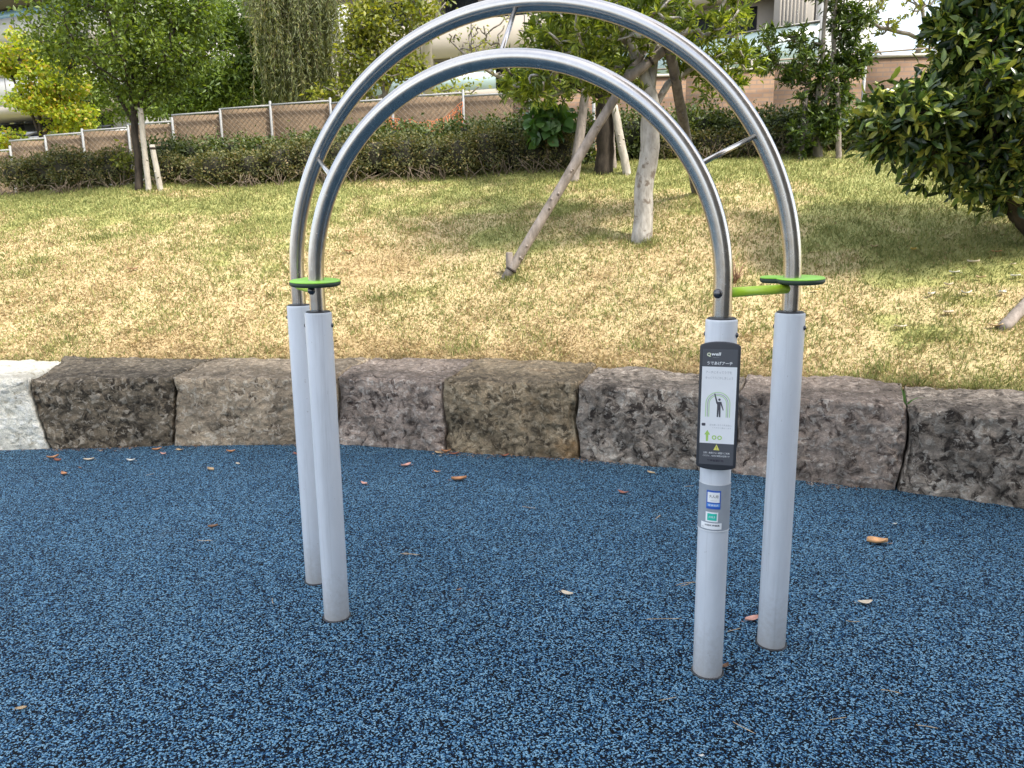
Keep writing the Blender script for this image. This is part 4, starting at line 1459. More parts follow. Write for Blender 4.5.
# ------------------------------------------------------------------ hedges and shrubs
def bush(name, label, lumps, L, W, mat, seed, dens, cat='shrub', group=None, stems=10, core='hedge_core', stem_mat='bark_twig', kind='simple', stem_h=0.55):
    """lumps: (centre, radii) ellipsoids sitting on the bank"""
    rng = np.random.default_rng(seed)
    base = np.array(lumps[0][0], float)
    base[2] = float(hill(base[0:1], base[1:2])[0])
    p = Plant(name, label, cat, base, seed, group)
    cm = MB()
    allP, allO = [], []
    for c, r in lumps:
        c, r = np.asarray(c, float), np.asarray(r, float)
        area = 4 * PI * ((r[0] * r[1]) ** 1.6 / 3 + (r[0] * r[2]) ** 1.6 / 3 + (r[1] * r[2]) ** 1.6 / 3) ** (1 / 1.6)
        n = int(dens * area)
        d = rdirs(rng, n)
        sq = np.sign(d) * np.abs(d) ** 0.7        # boxier than an ellipsoid
        nz = 1 + 0.22 * fbm(c + sq * r * 3.0, 3, seed) + 0.10 * fbm(c + sq * r * 9, 2, seed + 3)
        depth = rng.uniform(0.62, 1.03, n)
        shoot = (fbm(c + sq * r * 26, 1, seed + 9) > 0.62) & (d[:, 2] > 0.1)
        depth = np.where(shoot, depth * rng.uniform(1.05, 1.35, n), depth)
        P = c + sq * r * (nz * depth)[:, None]
        keep = P[:, 2] > hill(P[:, 0], P[:, 1]) + 0.03
        allP.append(P[keep]); allO.append(unit(sq / r)[keep])
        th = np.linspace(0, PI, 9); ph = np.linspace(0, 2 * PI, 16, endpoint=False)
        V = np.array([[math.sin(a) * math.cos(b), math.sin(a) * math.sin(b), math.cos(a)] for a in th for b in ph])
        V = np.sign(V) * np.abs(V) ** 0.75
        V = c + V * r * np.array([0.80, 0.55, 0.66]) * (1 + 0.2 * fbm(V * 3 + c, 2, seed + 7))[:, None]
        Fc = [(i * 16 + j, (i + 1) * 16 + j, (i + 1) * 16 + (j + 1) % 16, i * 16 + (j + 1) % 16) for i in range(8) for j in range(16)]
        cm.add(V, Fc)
    P, O = np.concatenate(allP), np.concatenate(allO)
    D = unit(O * 0.6 + rdirs(rng, len(P)) + np.array([0, 0, 0.25]))
    Nn = unit(rdirs(rng, len(P)) * 0.8 + O * 0.5 + np.array([0, 0, 0.7]))
    s = rng.uniform(0.6, 1.3, len(P))
    p.add(P, D, Nn, L * s, W * s, kind)
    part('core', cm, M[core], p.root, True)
    p.crown(mat, 'foliage')
    if stems:
        mb = MB()
        for i in range(stems):
            c, r = lumps[rng.integers(len(lumps))]
            c, r = np.asarray(c), np.asarray(r)
            x = c[0] + rng.uniform(-0.9, 0.9) * r[0]
            y = c[1] - r[1] * rng.uniform(0.85, 1.02)
            z = float(hill(np.array([x]), np.array([y]))[0])
            for q in range(rng.integers(1, 4)):
                h = r[2] * stem_h * rng.uniform(0.6, 1.5)
                tip = np.array([x + rng.normal() * 0.18, y - rng.uniform(-0.05, 0.08), z + h])
                midp = np.array([x, y, z]) * 0.5 + tip * 0.5 + rng.normal(size=3) * 0.03
                mb.tube([(x, y, z - 0.05), midp, tip], [0.006, 0.005, 0.003], 5)
        part('twigs', mb, M[stem_mat], p.root, True)
    return p.root


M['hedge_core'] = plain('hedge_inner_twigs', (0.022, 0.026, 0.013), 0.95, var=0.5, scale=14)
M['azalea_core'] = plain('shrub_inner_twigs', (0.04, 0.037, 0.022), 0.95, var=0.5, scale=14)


def lumps_line(px0, px1, top0, top1, bot0, bot1, Y0, Y1, n, dep, seed, jit=0.12):
    rng = np.random.default_rng(seed)
    out = []
    for i in range(n):
        s = (i + 0.5) / n
        px, Y = px0 + (px1 - px0) * s, Y0 + (Y1 - Y0) * s
        zt = X(px, top0 + (top1 - top0) * s, Y)[2]
        q = X(px, 150, Y)
        zb = min(X(px, bot0 + (bot1 - bot0) * s, Y)[2], float(hill(q[0:1], q[1:2])[0]) + 0.05)
        wx = abs(px1 - px0) / n * Y / 740 * 0.68
        h = (zt - zb) * (1 + rng.normal() * jit * 0.5)
        out.append(((q[0], Y + rng.normal() * 0.06, zb + h * 0.5), (wx, dep, h * 0.5)))
    return out


bush('hedge', 'dense dark clipped hedge below the fence left of the pale trunk',
     lumps_line(312, 590, 131, 110, 180, 172, 11.6, 11.2, 8, 0.45, 1), 0.055, 0.032, M['leaf_hedge'], 201, 1500, 'hedge', stems=0)
bush('hedge', 'dense dark clipped hedge below the brick wall right of the pale trunk',
     lumps_line(610, 860, 112, 106, 170, 158, 11.3, 11.0, 7, 0.45, 2), 0.055, 0.032, M['leaf_hedge'], 202, 1500, 'hedge', stems=0)
bush('hedge', 'low dark hedge strip below the fence behind the left tree',
     lumps_line(150, 320, 146, 124, 180, 176, 12.6, 12.0, 5, 0.4, 3), 0.055, 0.032, M['leaf_hedge'], 203, 1300, 'hedge', stems=0)
GB = 'scrubby shrubs along the top of the lawn'
for i, (x0, x1, t0, t1, b0, b1, Y, n, lb) in enumerate([
        (8, 62, 160, 150, 192, 190, 11.6, 2, 'scrubby brownish shrub at the far left end of the lawn'),
        (60, 130, 148, 148, 190, 188, 11.5, 3, 'scrubby brownish shrub between the far left shrub and the dark tree'),
        (160, 206, 154, 152, 188, 187, 11.4, 2, 'low dull shrub just right of the short pale stake'),
        (204, 268, 150, 148, 187, 186, 11.1, 2, 'rounded dusty green shrub left of the arch'),
        (268, 330, 140, 138, 186, 183, 11.1, 2, 'rounded shrub seen behind the left arch tubes'),
        (330, 425, 140, 134, 181, 180, 11.0, 3, 'twiggy shrub at the hedge foot inside the left of the arch'),
        (420, 500, 136, 130, 180, 178, 10.9, 3, 'twiggy shrub at the hedge foot near the middle of the arch'),
        (500, 572, 132, 128, 178, 176, 10.9, 3, 'brownish shrub at the hedge foot left of the stakes')]):
    bush('shrub', lb, lumps_line(x0, x1, t0, t1, b0, b1, Y, Y, n, 0.36, 300 + i), 0.042, 0.022, M['leaf_azalea'], 310 + i, 2300, 'shrub', GB, stems=7 + 3 * n, core='azalea_core')
for i, (x0, x1, t0, t1, Y, lb) in enumerate([(655, 735, 135, 130, 10.85, 'brownish undergrowth between the pale trunk and the dark prop'),
                                             (735, 800, 128, 125, 10.8, 'brownish undergrowth behind the right arch tube'),
                                             (796, 850, 118, 112, 10.9, 'dark leafy undergrowth round the twin stems')]):
    bush('shrub', lb, lumps_line(x0, x1, t0, t1, 168, 158, Y, Y, 2, 0.3, 330 + i), 0.045, 0.024, M['leaf_azalea' if i < 2 else 'leaf_hedge'], 340 + i, 2000, 'shrub', GB, stems=12, core='azalea_core', stem_h=0.8)

# broad leaved plant at the hedge
bp = X(548, 140, 10.7); bp[2] = float(hill(bp[0:1], bp[1:2])[0])
p = Plant('broadleaf_plant', 'fresh green plant with broad leaves growing out of the hedge', 'plant', bp, 120)
p.trunk([[bp, X(548, 140, 10.6), X(550, 112, 10.6)]])
k = 10.6 / 740
p.grow([(X(548, 118, 10.6), (22 * k, 0.25, 18 * k), 30)], up=0.2)
p.wood(M['bark_twig'], 0.02, 0.004)
p.leaves(5, 0.10, 0.19, 0.13, 'broad', upb=0.2, droop=0.25).crown(M['leaf_fatsia'], 'leaves', smooth=True)
# yellow-green sucker at the left tree's foot
bp = X(124, 186, 11.2); bp[2] = float(hill(bp[0:1], bp[1:2])[0])
p = Plant('sapling', 'small yellow green sapling at the foot of the left tree', 'plant', bp, 121)
p.trunk([[bp, X(124, 165, 11.2), X(122, 150, 11.2)]])
p.grow([(X(124, 160, 11.2), (10 * 0.015, 0.15, 16 * 0.015), 18)], up=0.2)
p.wood(M['bark_twig'], 0.014, 0.004)
p.leaves(14, 0.09, 0.06, 0.035).crown(M['leaf_olive'], 'leaves')
# small tuft of leaves before the stakes
bp = X(620, 150, 10.2); bp[2] = float(hill(bp[0:1], bp[1:2])[0])


# tuft of grass in the stone joint
def tuft():
    rng = np.random.default_rng(9)
    c = np.array([BASE[7][0] + 0.06, BASE[7][1] + 0.13, 0.46])
    t = thing('grass_tuft', 'green grass tuft growing in the joint of the right stones', 'plant', c)
    mb = MB()
    for az, ln, bend, w in [(2.4, 0.19, 0.25, 0.008), (1.9, 0.15, 0.15, 0.007), (-0.3, 0.17, 0.9, 0.008), (-0.9, 0.13, 0.7, 0.006), (3.6, 0.10, 0.6, 0.006)]:
        d = np.array([math.cos(az), math.sin(az) * 0.4, 0])
        s = np.array([0.9, -0.3, 0])
        L_, Rr = [], []
        for q in range(7):
            u = q / 6
            pnt = c + d * (bend * ln * u * u) + np.array([0, 0, ln * (u - bend * 0.55 * u * u * u)])
            ww = w * (1 - u ** 1.6) + 0.0006
            L_.append(pnt - s * ww); Rr.append(pnt + s * ww)
        mb.add(L_ + Rr, [(i, 7 + i, 8 + i, i + 1) for i in range(6)])
    part('blades', mb, M['leaf_fatsia'], t, True)


tuft()

# ------------------------------------------------------------------ fence and brick wall
def brick_mat():
    m, nt, b = new_mat('tan_brick')
    tc_ = nt.nodes.new('ShaderNodeTexCoord')
    mp_ = nt.nodes.new('ShaderNodeMapping')
    mp_.inputs['Rotation'].default_value = (PI / 2, 0, 0)
    nt.links.new(tc_.outputs['Object'], mp_.inputs['Vector'])
    br = nd(nt, 'ShaderNodeTexBrick')
    br.inputs['Color1'].default_value = (0.185, 0.112, 0.068, 1)
    br.inputs['Color2'].default_value = (0.235, 0.148, 0.088, 1)
    br.inputs['Mortar'].default_value = (0.16, 0.115, 0.085, 1)
    br.inputs['Scale'].default_value = 1.0
    br.inputs['Brick Width'].default_value = 0.21
    br.inputs['Row Height'].default_value = 0.066
    br.inputs['Mortar Size'].default_value = 0.010
    nt.links.new(mp_.outputs[0], br.inputs['Vector'])
    n = noise_tex(nt, 2.2, 5, 0.65, tc_.outputs['Object'])
    r = ramp(nt, [(0.3, 0.75), (0.7, 1.2)])
    nt.links.new(n.outputs[0], r.inputs[0])
    c = mixc(nt, br.outputs['Color'], r.outputs[0], 1.0, 'MULTIPLY')
    nt.links.new(c, b.inputs['Base Color'])
    b.inputs['Roughness'].default_value = 0.9
    bump(nt, b, br.outputs['Fac'], -0.5, 0.01)
    return m


M['brick'] = brick_mat()
M['tan_wall'] = plain('tan_render', (0.20, 0.140, 0.085), 0.9, var=0.22, scale=3.5, bmp=0.2)
M['fence_white'] = plain('pale_fence_paint', (0.27, 0.275, 0.27), 0.5, var=0.12)
M['wire'] = plain('galvanised_wire', (0.22, 0.18, 0.135), 0.5, 0.2)
M['orange_net'] = plain('orange_net', (0.62, 0.21, 0.08), 0.7, var=0.15)
M['coping'] = plain('coping_stone', (0.46, 0.42, 0.37), 0.85, var=0.15)

FP = [(-22, 152), (10, 147), (45, 136.5), (82, 130), (128, 126), (172, 118.5), (220, 110), (270, 102.5), (330, 99), (392, 96), (463, 91), (530, 89)]


def fence_Y(px):
    return float(np.interp(px, [-30, 480, 960], [14.0, 12.9, 12.3]))


def gz(x, y):
    return float(hill(np.array([x]), np.array([y]))[0])


def build_fence():
    q0 = X(250, 150, fence_Y(250))
    t = thing('chain_link_fence', 'pale stepped chain link fence along the tan wall at the left', 'fence', (q0[0], q0[1], gz(q0[0], q0[1])))
    w = thing('stepped_wall', 'low tan stepped wall behind the chain link fence', 'wall', (q0[0], q0[1] + 0.2, gz(q0[0], q0[1])))
    pts = []
    for px, py in FP:
        p = X(px, py, fence_Y(px))
        pts.append(p)
    for i, p in enumerate(pts):
        part('post', MB().tube([(p[0], p[1], p[2] - 1.9), (p[0], p[1], p[2] + 0.015), (p[0], p[1], p[2] + 0.025)], [0.022, 0.022, 0.012], 10), M['fence_white'], t, True)
    for i in range(len(pts) - 1):
        a, b = pts[i].copy(), pts[i + 1].copy()
        z = b[2] - 0.03 - (0.0 if i % 2 else 0.02)
        za, zb = z - 0.03, z
        d = b - a; d[2] = 0
        L = np.linalg.norm(d)
        u = d / L
        A, B = np.array([a[0], a[1], za]), np.array([b[0], b[1], zb])
        part('top_rail', MB().tube([A, B], 0.017, 8), M['fence_white'], t, True)
        part('lower_rail', MB().tube([A - [0, 0, 0.95], B - [0, 0, 0.95]], 0.018, 8), M['fence_white'], t, True)
        mb = MB()
        hgt, sp = 1.15, 0.095
        k = int((L + hgt) / sp)
        for s in (1, -1):
            for j in range(k):
                # diagonal wires clipped to the bay
                x0 = j * sp - hgt
                xa, xb = max(0, x0), min(L, x0 + hgt)
                if xb - xa < 0.02:
                    continue
                ha, hb = (xa - x0), (xb - x0)
                if s < 0:
                    ha, hb = hgt - ha, hgt - hb
                p0 = A + u * xa + np.array([0, 0, -hgt + ha + 0.07 * xa / L])
                p1 = A + u * xb + np.array([0, 0, -hgt + hb + 0.07 * xb / L])
                mb.tube([p0, p1], 0.0045, 3, cap=False)
        part('mesh', mb, M['wire'], t)
        # tan wall bay behind
        n = np.array([-u[1], u[0], 0])
        c = (A + B) / 2 + n * (0.11 + 0.012 * (i % 2))
        top = z - 0.03
        bot = top - 2.2
        part('wall_bay', MB().box((c[0], c[1], (top + bot) / 2), (L + 0.05, 0.12, top - bot), [u, n, [0, 0, 1]]), M['tan_wall'], w)
    # orange net left hanging on the fence inside the arch
    rng = np.random.default_rng(4)
    a, b = X(386, 122, fence_Y(386) - 0.07), X(462, 118, fence_Y(462) - 0.07)
    tn = thing('orange_net', 'crumpled orange net hanging on the fence inside the arch', 'net', a)
    mb = MB()
    nx, nz = 26, 11
    G = np.zeros((nx, nz, 3))
    for i in range(nx):
        for j in range(nz):
            s, q = i / (nx - 1), j / (nz - 1)
            p = a + (b - a) * s
            top = p[2] + 0.10 - 0.22 * math.sin(PI * s) * 0.6 + (0.16 if s > 0.75 else 0) * (s - 0.75) * 4
            G[i, j] = (p[0] + rng.normal() * 0.012, p[1] + rng.normal() * 0.012, top - q * 0.55 + rng.normal() * 0.012)
    for i in range(nx):
        mb.tube(G[i], 0.006, 3, cap=False)
    for j in range(nz):
        mb.tube(G[:, j], 0.006, 3, cap=False)
    part('netting', mb, M['orange_net'], tn)


build_fence()


def build_brick():
    a, b = X(515, 92, 13.0), X(955, 56, 12.4)
    a[2] = X(515, 90, 13.0)[2]
    a2, b2 = a.copy(), b.copy()
    d = b - a
    L = math.hypot(d[0], d[1])
    ang = math.atan2(d[1], d[0])
    u = np.array([math.cos(ang), math.sin(ang), 0]); n = np.array([-u[1], u[0], 0])
    t = thing('brick_wall', 'tan brick terrace wall behind the hedge on the right', 'wall', (a[0], a[1], 2.4))
    steps = 5
    for i in range(steps):
        s0, s1 = L * i / steps, L * (i + 1) / steps
        ztop = a[2] + (b[2] - a[2]) * (i + 0.75) / steps
        c = a + u * (s0 + s1) / 2
        mb = MB().box((0, 0, 0), (s1 - s0 - 0.002, 0.22, ztop - 1.6))
        o = mesh_obj('brickwork', *mb.out(), M['brick'], t)
        o.location = (c[0] - a[0], c[1] - a[1], (ztop + 1.6) / 2 - 2.4)
        o.rotation_euler = (0, 0, ang)
        part('coping', MB().box((c[0], c[1], ztop + 0.022), (s1 - s0 + 0.004, 0.27, 0.04), [u, n, [0, 0, 1]]), M['coping'], t)
    r = thing('wire_rail', 'thin rail on short posts in front of the brick wall', 'fence', (a[0], a[1] - 0.3, 2.4))
    A, B = a - n * 0.32, b - n * 0.32
    for off in (0.03,):
        part('rail', MB().tube([A + [0, 0, off + 0.05], B + [0, 0, off + 0.05]], 0.013, 8), M['wire'], r, True)
    for px in (597, 862, 927):
        s = (px - 515) / 440.0
        p = A + (B - A) * s
        part('post', MB().tube([(p[0], p[1], p[2] - 1.6), (p[0], p[1], p[2] + 0.08)], 0.026, 10), M['fence_white'], r, True)


build_brick()

# ------------------------------------------------------------------ apartment buildings
M['bld_white'] = plain('white_render', (0.46, 0.455, 0.44), 0.8, var=0.06, scale=1.5)
M['bld_beige'] = plain('beige_render', (0.33, 0.295, 0.25), 0.85, var=0.07, scale=1.2)
M['bld_grey'] = plain('grey_beige_panels', (0.30, 0.275, 0.245), 0.85, var=0.08, scale=1.4)
M['bld_dark'] = plain('dark_recess', (0.07, 0.06, 0.055), 0.8, var=0.1)
M['frame_dark'] = plain('dark_window_frame', (0.03, 0.03, 0.032), 0.4)


def glass_mat(name, col, rough):
    m, nt, b = new_mat(name)
    b.inputs['Base Color'].default_value = (*col, 1)
    b.inputs['Roughness'].default_value = rough
    b.inputs['Specular IOR Level'].default_value = 0.8
    return m


M['pane'] = glass_mat('dark_window_glass', (0.03, 0.035, 0.04), 0.05)
M['frost'] = glass_mat('frosted_balcony_glass', (0.28, 0.37, 0.38), 0.25)
M['blue_glass'] = glass_mat('bluish_glass_band', (0.22, 0.40, 0.60), 0.15)


class Facade:
    """helper to lay boxes in facade coordinates: u along, n outward (towards viewer), z up"""
    def __init__(self, a, b, root):
        self.a = np.array([a[0], a[1], 0.0])
        d = np.array([b[0] - a[0], b[1] - a[1], 0.0])
        self.L = np.linalg.norm(d)
        self.u = d / self.L
        self.n = np.array([self.u[1], -self.u[0], 0])
        self.root = root

    def uz(self, px, py, off=0.0):
        """facade coordinates hit by an image ray, on the plane 'off' in front of the wall line"""
        r = ray(px, py)
        o = np.array([0, 0, H])
        t = ((self.a + self.n * off - o) @ self.n) / (r @ self.n)
        p = o + r * t
        return float((p - self.a) @ self.u), float(p[2])

    def box(self, name, u0, u1, z0, z1, n0, n1, mat, parent=None):
        c = self.a + self.u * (u0 + u1) / 2 + self.n * (n0 + n1) / 2
        c[2] = (z0 + z1) / 2
        return part(name, MB().box(c, (u1 - u0, n1 - n0, z1 - z0), [self.u, self.n, [0, 0, 1]]), mat, parent or self.root)

    def window(self, u0, u1, z0, z1, n=0.0, mull=1):
        f = self.box('window', u0, u1, z0, z1, n - 0.05, n + 0.02, M['frame_dark'])
        w = (u1 - u0) / mull
        for i in range(mull):
            self.box('pane', u0 + i * w + 0.05, u0 + (i + 1) * w - 0.05, z0 + 0.05, z1 - 0.05, n + 0.02, n + 0.026, M['pane'], f)
        return f

    def balcony(self, u0, u1, z, n0, n1, glass, h=1.2):
        s = self.box('balcony_slab', u0, u1, z - 0.25, z, n0, n1, M['bld_beige'])
        self.box('balustrade_glass', u0 + 0.02, u1 - 0.02, z + 0.003, z + h, n1 - 0.06, n1 - 0.03, glass, s)
        self.box('handrail', u0, u1, z + h + 0.002, z + h + 0.06, n1 - 0.09, n1, M['frame_dark'], s)
        return s


def build_right_block():
    a, b = X(592, 50, 24.5), X(818, 50, 21.0)
    base = gz(a[0], a[1])
    t = thing('shade_block', 'beige apartment building with frosted glass balcony at the upper right', 'building', ((a[0] + b[0]) / 2, (a[1] + b[1]) / 2, base))
    f = Facade(a, b, t)
    L = f.L
    # body behind the balconies
    f.box('wall', 0, L - 0.3, base - 1, 10.4, -10, -1.6, M['bld_beige'])
    ur, zr = f.uz(818, 20)
    zs = f.uz(818, 66)[1]
    f.box('ground_wall', 0, L, base - 1, zs - 0.26, -1.6, -0.35, M['bld_grey'])
    f.balcony(0, L, zs, -1.6, 0.0, M['frost'], zr - zs - 0.06)
    # projecting ribbed wall right of the window
    u0 = f.uz(775, 15, -0.9)[0]
    f.box('ribbed_wall', u0, L - 0.35, zs + 0.003, zs + 2.847, -1.6, -0.75, M['bld_grey'])
    for i in range(9):
        q = u0 + 0.15 + i * (L - 0.5 - u0) / 9
        if q < L - 0.5:
            f.box('rib', q, q + 0.06, zs + 0.01, zs + 2.84, -0.75, -0.72, M['bld_beige'])
    u1, z1 = f.uz(757, 18, -1.6)
    f.window(u1 - 2.4, u1, zs + 0.1, zs + 2.2, -1.58, 2)
    f.window(u1 - 6.2, u1 - 3.4, zs + 0.1, zs + 2.2, -1.58, 2)
    f.box('beam', 0, u0 - 0.02, zs + 2.35, zs + 2.84, -1.6, -0.9, M['bld_beige'])
    # side return with its drop wall
    f.box('end_wall', L - 0.3, L + 0.1, base - 1, 10.4, -10, -1.0, M['bld_white'])
    f.box('roof_slab', -0.2, L + 0.3, 10.403, 10.7, -10.2, -0.7, M['bld_grey'])
    return t


build_right_block()


def build_mid_block():
    a, b = X(175, 50, 29.0), X(590, 50, 25.0)
    base = gz(a[0], a[1])
    t = thing('shade_block', 'beige apartment building with deep shaded balconies behind the middle trees', 'building', ((a[0] + b[0]) / 2, (a[1] + b[1]) / 2, base))
    f = Facade(a, b, t)
    L = f.L
    f.box('wall', 0, L, base - 1, 13.5, -10, -1.5, M['bld_beige'])
    ua, za = f.uz(418, 94)
    ub, zb = f.uz(490, 66)
    f.box('plinth_wall', 0, L, base - 1, za - 0.26, -1.5, -0.2, M['bld_white'])
    f.balcony(ua - 2.5, ub + 0.2, za, -1.5, 0.0, M['frost'], zb - za - 0.06)
    z2 = f.uz(450, 46)[1]
    for i in range(2):
        zz = z2 + i * 3.0
        f.box('balcony_parapet', 0.3, L - 0.2, zz - 0.35, zz + 0.75, -0.25, 0.0, M['bld_beige'])
        f.box('balcony_slab', 0.3, L - 0.2, zz - 0.352, zz - 0.15, -1.5, -0.252, M['bld_grey'])
        for j in range(5):
            u = 1.2 + j * (L - 2) / 5
            f.window(u, u + 2.0, zz - 0.14, zz + 1.95, -1.48, 2)
    for j in range(5):
        u = 1.0 + j * (L - 2) / 5
        f.window(u, u + 2.0, za + 0.05, za + 2.0, -1.48, 2)
    for i in range(2):
        zz = z2 + i * 3.0
        f.box('parapet_rail', 0.3, L - 0.2, zz + 0.95, zz + 1.0, -0.16, -0.10, M['frame_dark'])
        for j in range(int(L / 0.9)):
            f.box('rail_post', 0.4 + j * 0.9, 0.44 + j * 0.9, zz + 0.752, zz + 0.948, -0.15, -0.11, M['frame_dark'])
        for j in range(int(L / 1.8)):
            f.box('panel_joint', 0.6 + j * 1.8, 0.63 + j * 1.8, zz - 0.34, zz + 0.74, 0.001, 0.004, M['bld_dark'])
    for j in range(4):
        u = 0.3 + j * (L - 1.2) / 3
        f.box('fin_wall', u, u + 0.3, za - 0.2, 13.4, -1.498, 0.03, M['bld_beige'])
    f.box('roof_slab', -0.5, L + 0.5, 13.503, 13.9, -10.5, 0.5, M['bld_grey'])
    # pale sloping canopy roof
    c = thing('canopy_roof', 'pale sloping canopy roof between the willow and the olive tree', 'roof', X(345, 40, 20.5))
    p = [X(332, 6, 21), X(347, 4, 21), X(356, 40, 19.5), X(330, 43, 19.5)]
    V = [q for q in p] + [q + np.array([0.02, 0.05, -0.12]) for q in p]
    part('slab', MB().add(V, [(3, 2, 1, 0), (4, 5, 6, 7), (0, 1, 5, 4), (1, 2, 6, 5), (2, 3, 7, 6), (3, 0, 4, 7)]), M['bld_white'], c)
    for q in (p[2], p[3], p[0], p[1]):
        part('column', MB().tube([(q[0], q[1] + 0.1, 2.0), (q[0], q[1] + 0.1, q[2] - 0.1)], 0.05, 8), M['bld_grey'], c, True)


build_mid_block()


def build_left_block():
    a, b = X(-70, 50, 25.5), X(112, 50, 23.0)
    base = gz(a[0], a[1])
    t = thing('shade_block', 'white apartment building with a bluish glass band at the upper left', 'building', ((a[0] + b[0]) / 2, (a[1] + b[1]) / 2, base))
    f = Facade(a, b, t)
    L = f.L
    f.box('wall', 0, L, base - 1, 13.0, -9, -1.2, M['bld_white'])
    zt, z0, z1 = f.uz(20, 7)[1], f.uz(20, 16)[1], f.uz(20, 40)[1]
    f.box('eave', 0, L, zt + 0.05, zt + 0.5, -1.2, 0.5, M['bld_dark'])
    f.box('glass_band', 0, L, z0 + 0.003, zt - 0.02, -0.12, -0.06, M['blue_glass'])
    f.box('balcony_parapet', 0, L, z1, z0, -0.2, 0.0, M['bld_white'])
    f.box('balcony_slab', 0, L, z1 - 0.25, z1 - 0.003, -1.2, 0.02, M['bld_grey'])
    z2, z3 = f.uz(20, 75)[1], f.uz(20, 105)[1]
    f.box('balcony_parapet', 0, L, z3, z2, -0.2, 0.0, M['bld_white'])
    f.box('balcony_slab', 0, L, z3 - 0.25, z3 - 0.003, -1.2, 0.02, M['bld_beige'])
    f.box('ground_wall', 0, L, base - 1, z3 - 0.9, -1.19, -0.3, M['bld_white'])
    for u in np.linspace(0.8, L - 3, 4):
        f.window(u, u + 1.5, z1 - 2.2, z1 - 0.4, -1.18, 2)
        f.window(u, u + 1.5, z3 - 0.88, z3 - 0.3, -1.18, 1)
    for zz, zh in ((z1, z0), (z3, z2)):
        for j in range(int(L / 0.7)):
            f.box('panel_joint', 0.3 + j * 0.7, 0.325 + j * 0.7, zz + 0.01, zh - 0.01, 0.001, 0.004, M['bld_dark'])
        f.box('parapet_cap', 0, L, zh + 0.003, zh + 0.06, -0.24, 0.04, M['bld_grey']) if zh == z2 else None
    u = f.uz(27, 110)[0]
    f.window(u - 0.5, u + 0.5, z3 - 1.7, z3 - 1.0, -0.28, 1)
    f.box('roof_slab', -0.4, L + 0.4, 13.003, 13.3, -9.3, 0.3, M['bld_grey'])


build_left_block()


def build_shade_block():
    """unseen block added behind the viewer on the right to shade the playground"""
    LL = np.array([(-4.0, 6.13), (-1.6, 6.14), (0.6, 5.48), (2.66, 4.62), (5.0, 3.5), (9.0, 1.4)])  # wanted shade edge along the stones; the added block's front is shaped from it
    hd = np.array([math.sin(SUN_AZ), math.cos(SUN_AZ)])
    s_ = 7.5
    top = s_ * math.tan(SUN_EL) + 0.5
    fr = LL + hd * s_
    poly = [tuple(p) for p in fr] + [(20, -4), (20, -16), (float(fr[0][0]), -16)]
    t = thing('shade_block', 'unseen tall beige block added behind the viewer to shade the playground', 'building', (8, -4, 0))
    n = len(poly)
    V = [(x, y, -0.05) for x, y in poly] + [(x, y, top) for x, y in poly]
    Fc = [tuple(range(n)), tuple(range(n, 2 * n))[::-1]] + [((i + 1) % n, i, n + i, n + (i + 1) % n) for i in range(n)]
    part('wall', MB().add(V, Fc), M['bld_beige'], t)
    for i in range(len(fr) - 1):
        a, b = fr[i], fr[i + 1]
        f = Facade(b, a, t)
        for fl in range(3):
            for q in range(max(1, int(f.L / 2.2))):
                u = 0.4 + q * 2.2
                if u + 1.2 < f.L:
                    f.window(u, u + 1.2, 1.0 + fl * 3.3, 2.6 + fl * 3.3, 0.04, 1)


SUN_EL, SUN_AZ = rad(53), rad(130)      # azimuth from +Y towards +X
build_shade_block()

# ------------------------------------------------------------------ fallen leaves and dry stems
def litter_mat(name, c):
    m, nt, b = new_mat(name)
    v = coord(nt)
    n = noise_tex(nt, 40, 3, 0.6, v)
    c = np.array(c)
    r = ramp(nt, [(0.3, c * 0.7), (0.7, np.minimum(c * 1.25, 1))])
    nt.links.new(n.outputs[0], r.inputs[0])
    nt.links.new(r.outputs[0], b.inputs['Base Color'])
    b.inputs['Roughness'].default_value = 0.7
    return m


LM = {'bright': litter_mat('bright_orange_dead_leaf', (0.66, 0.36, 0.16)), 'orange': litter_mat('orange_dead_leaf', (0.46, 0.22, 0.10)), 'red': litter_mat('reddish_dead_leaf', (0.30, 0.115, 0.07)), 'tan': litter_mat('tan_dead_leaf', (0.50, 0.36, 0.20)),
      'brown': litter_mat('brown_dead_leaf', (0.22, 0.12, 0.065)), 'pale': litter_mat('pale_dead_leaf', (0.62, 0.52, 0.38)), 'pink': litter_mat('pinkish_dead_leaf', (0.62, 0.33, 0.25)),
      'yellow': litter_mat('yellow_dead_leaf', (0.60, 0.42, 0.10)), 'white': litter_mat('bleached_dead_leaf', (0.68, 0.66, 0.58))}
LRNG = np.random.default_rng(77)


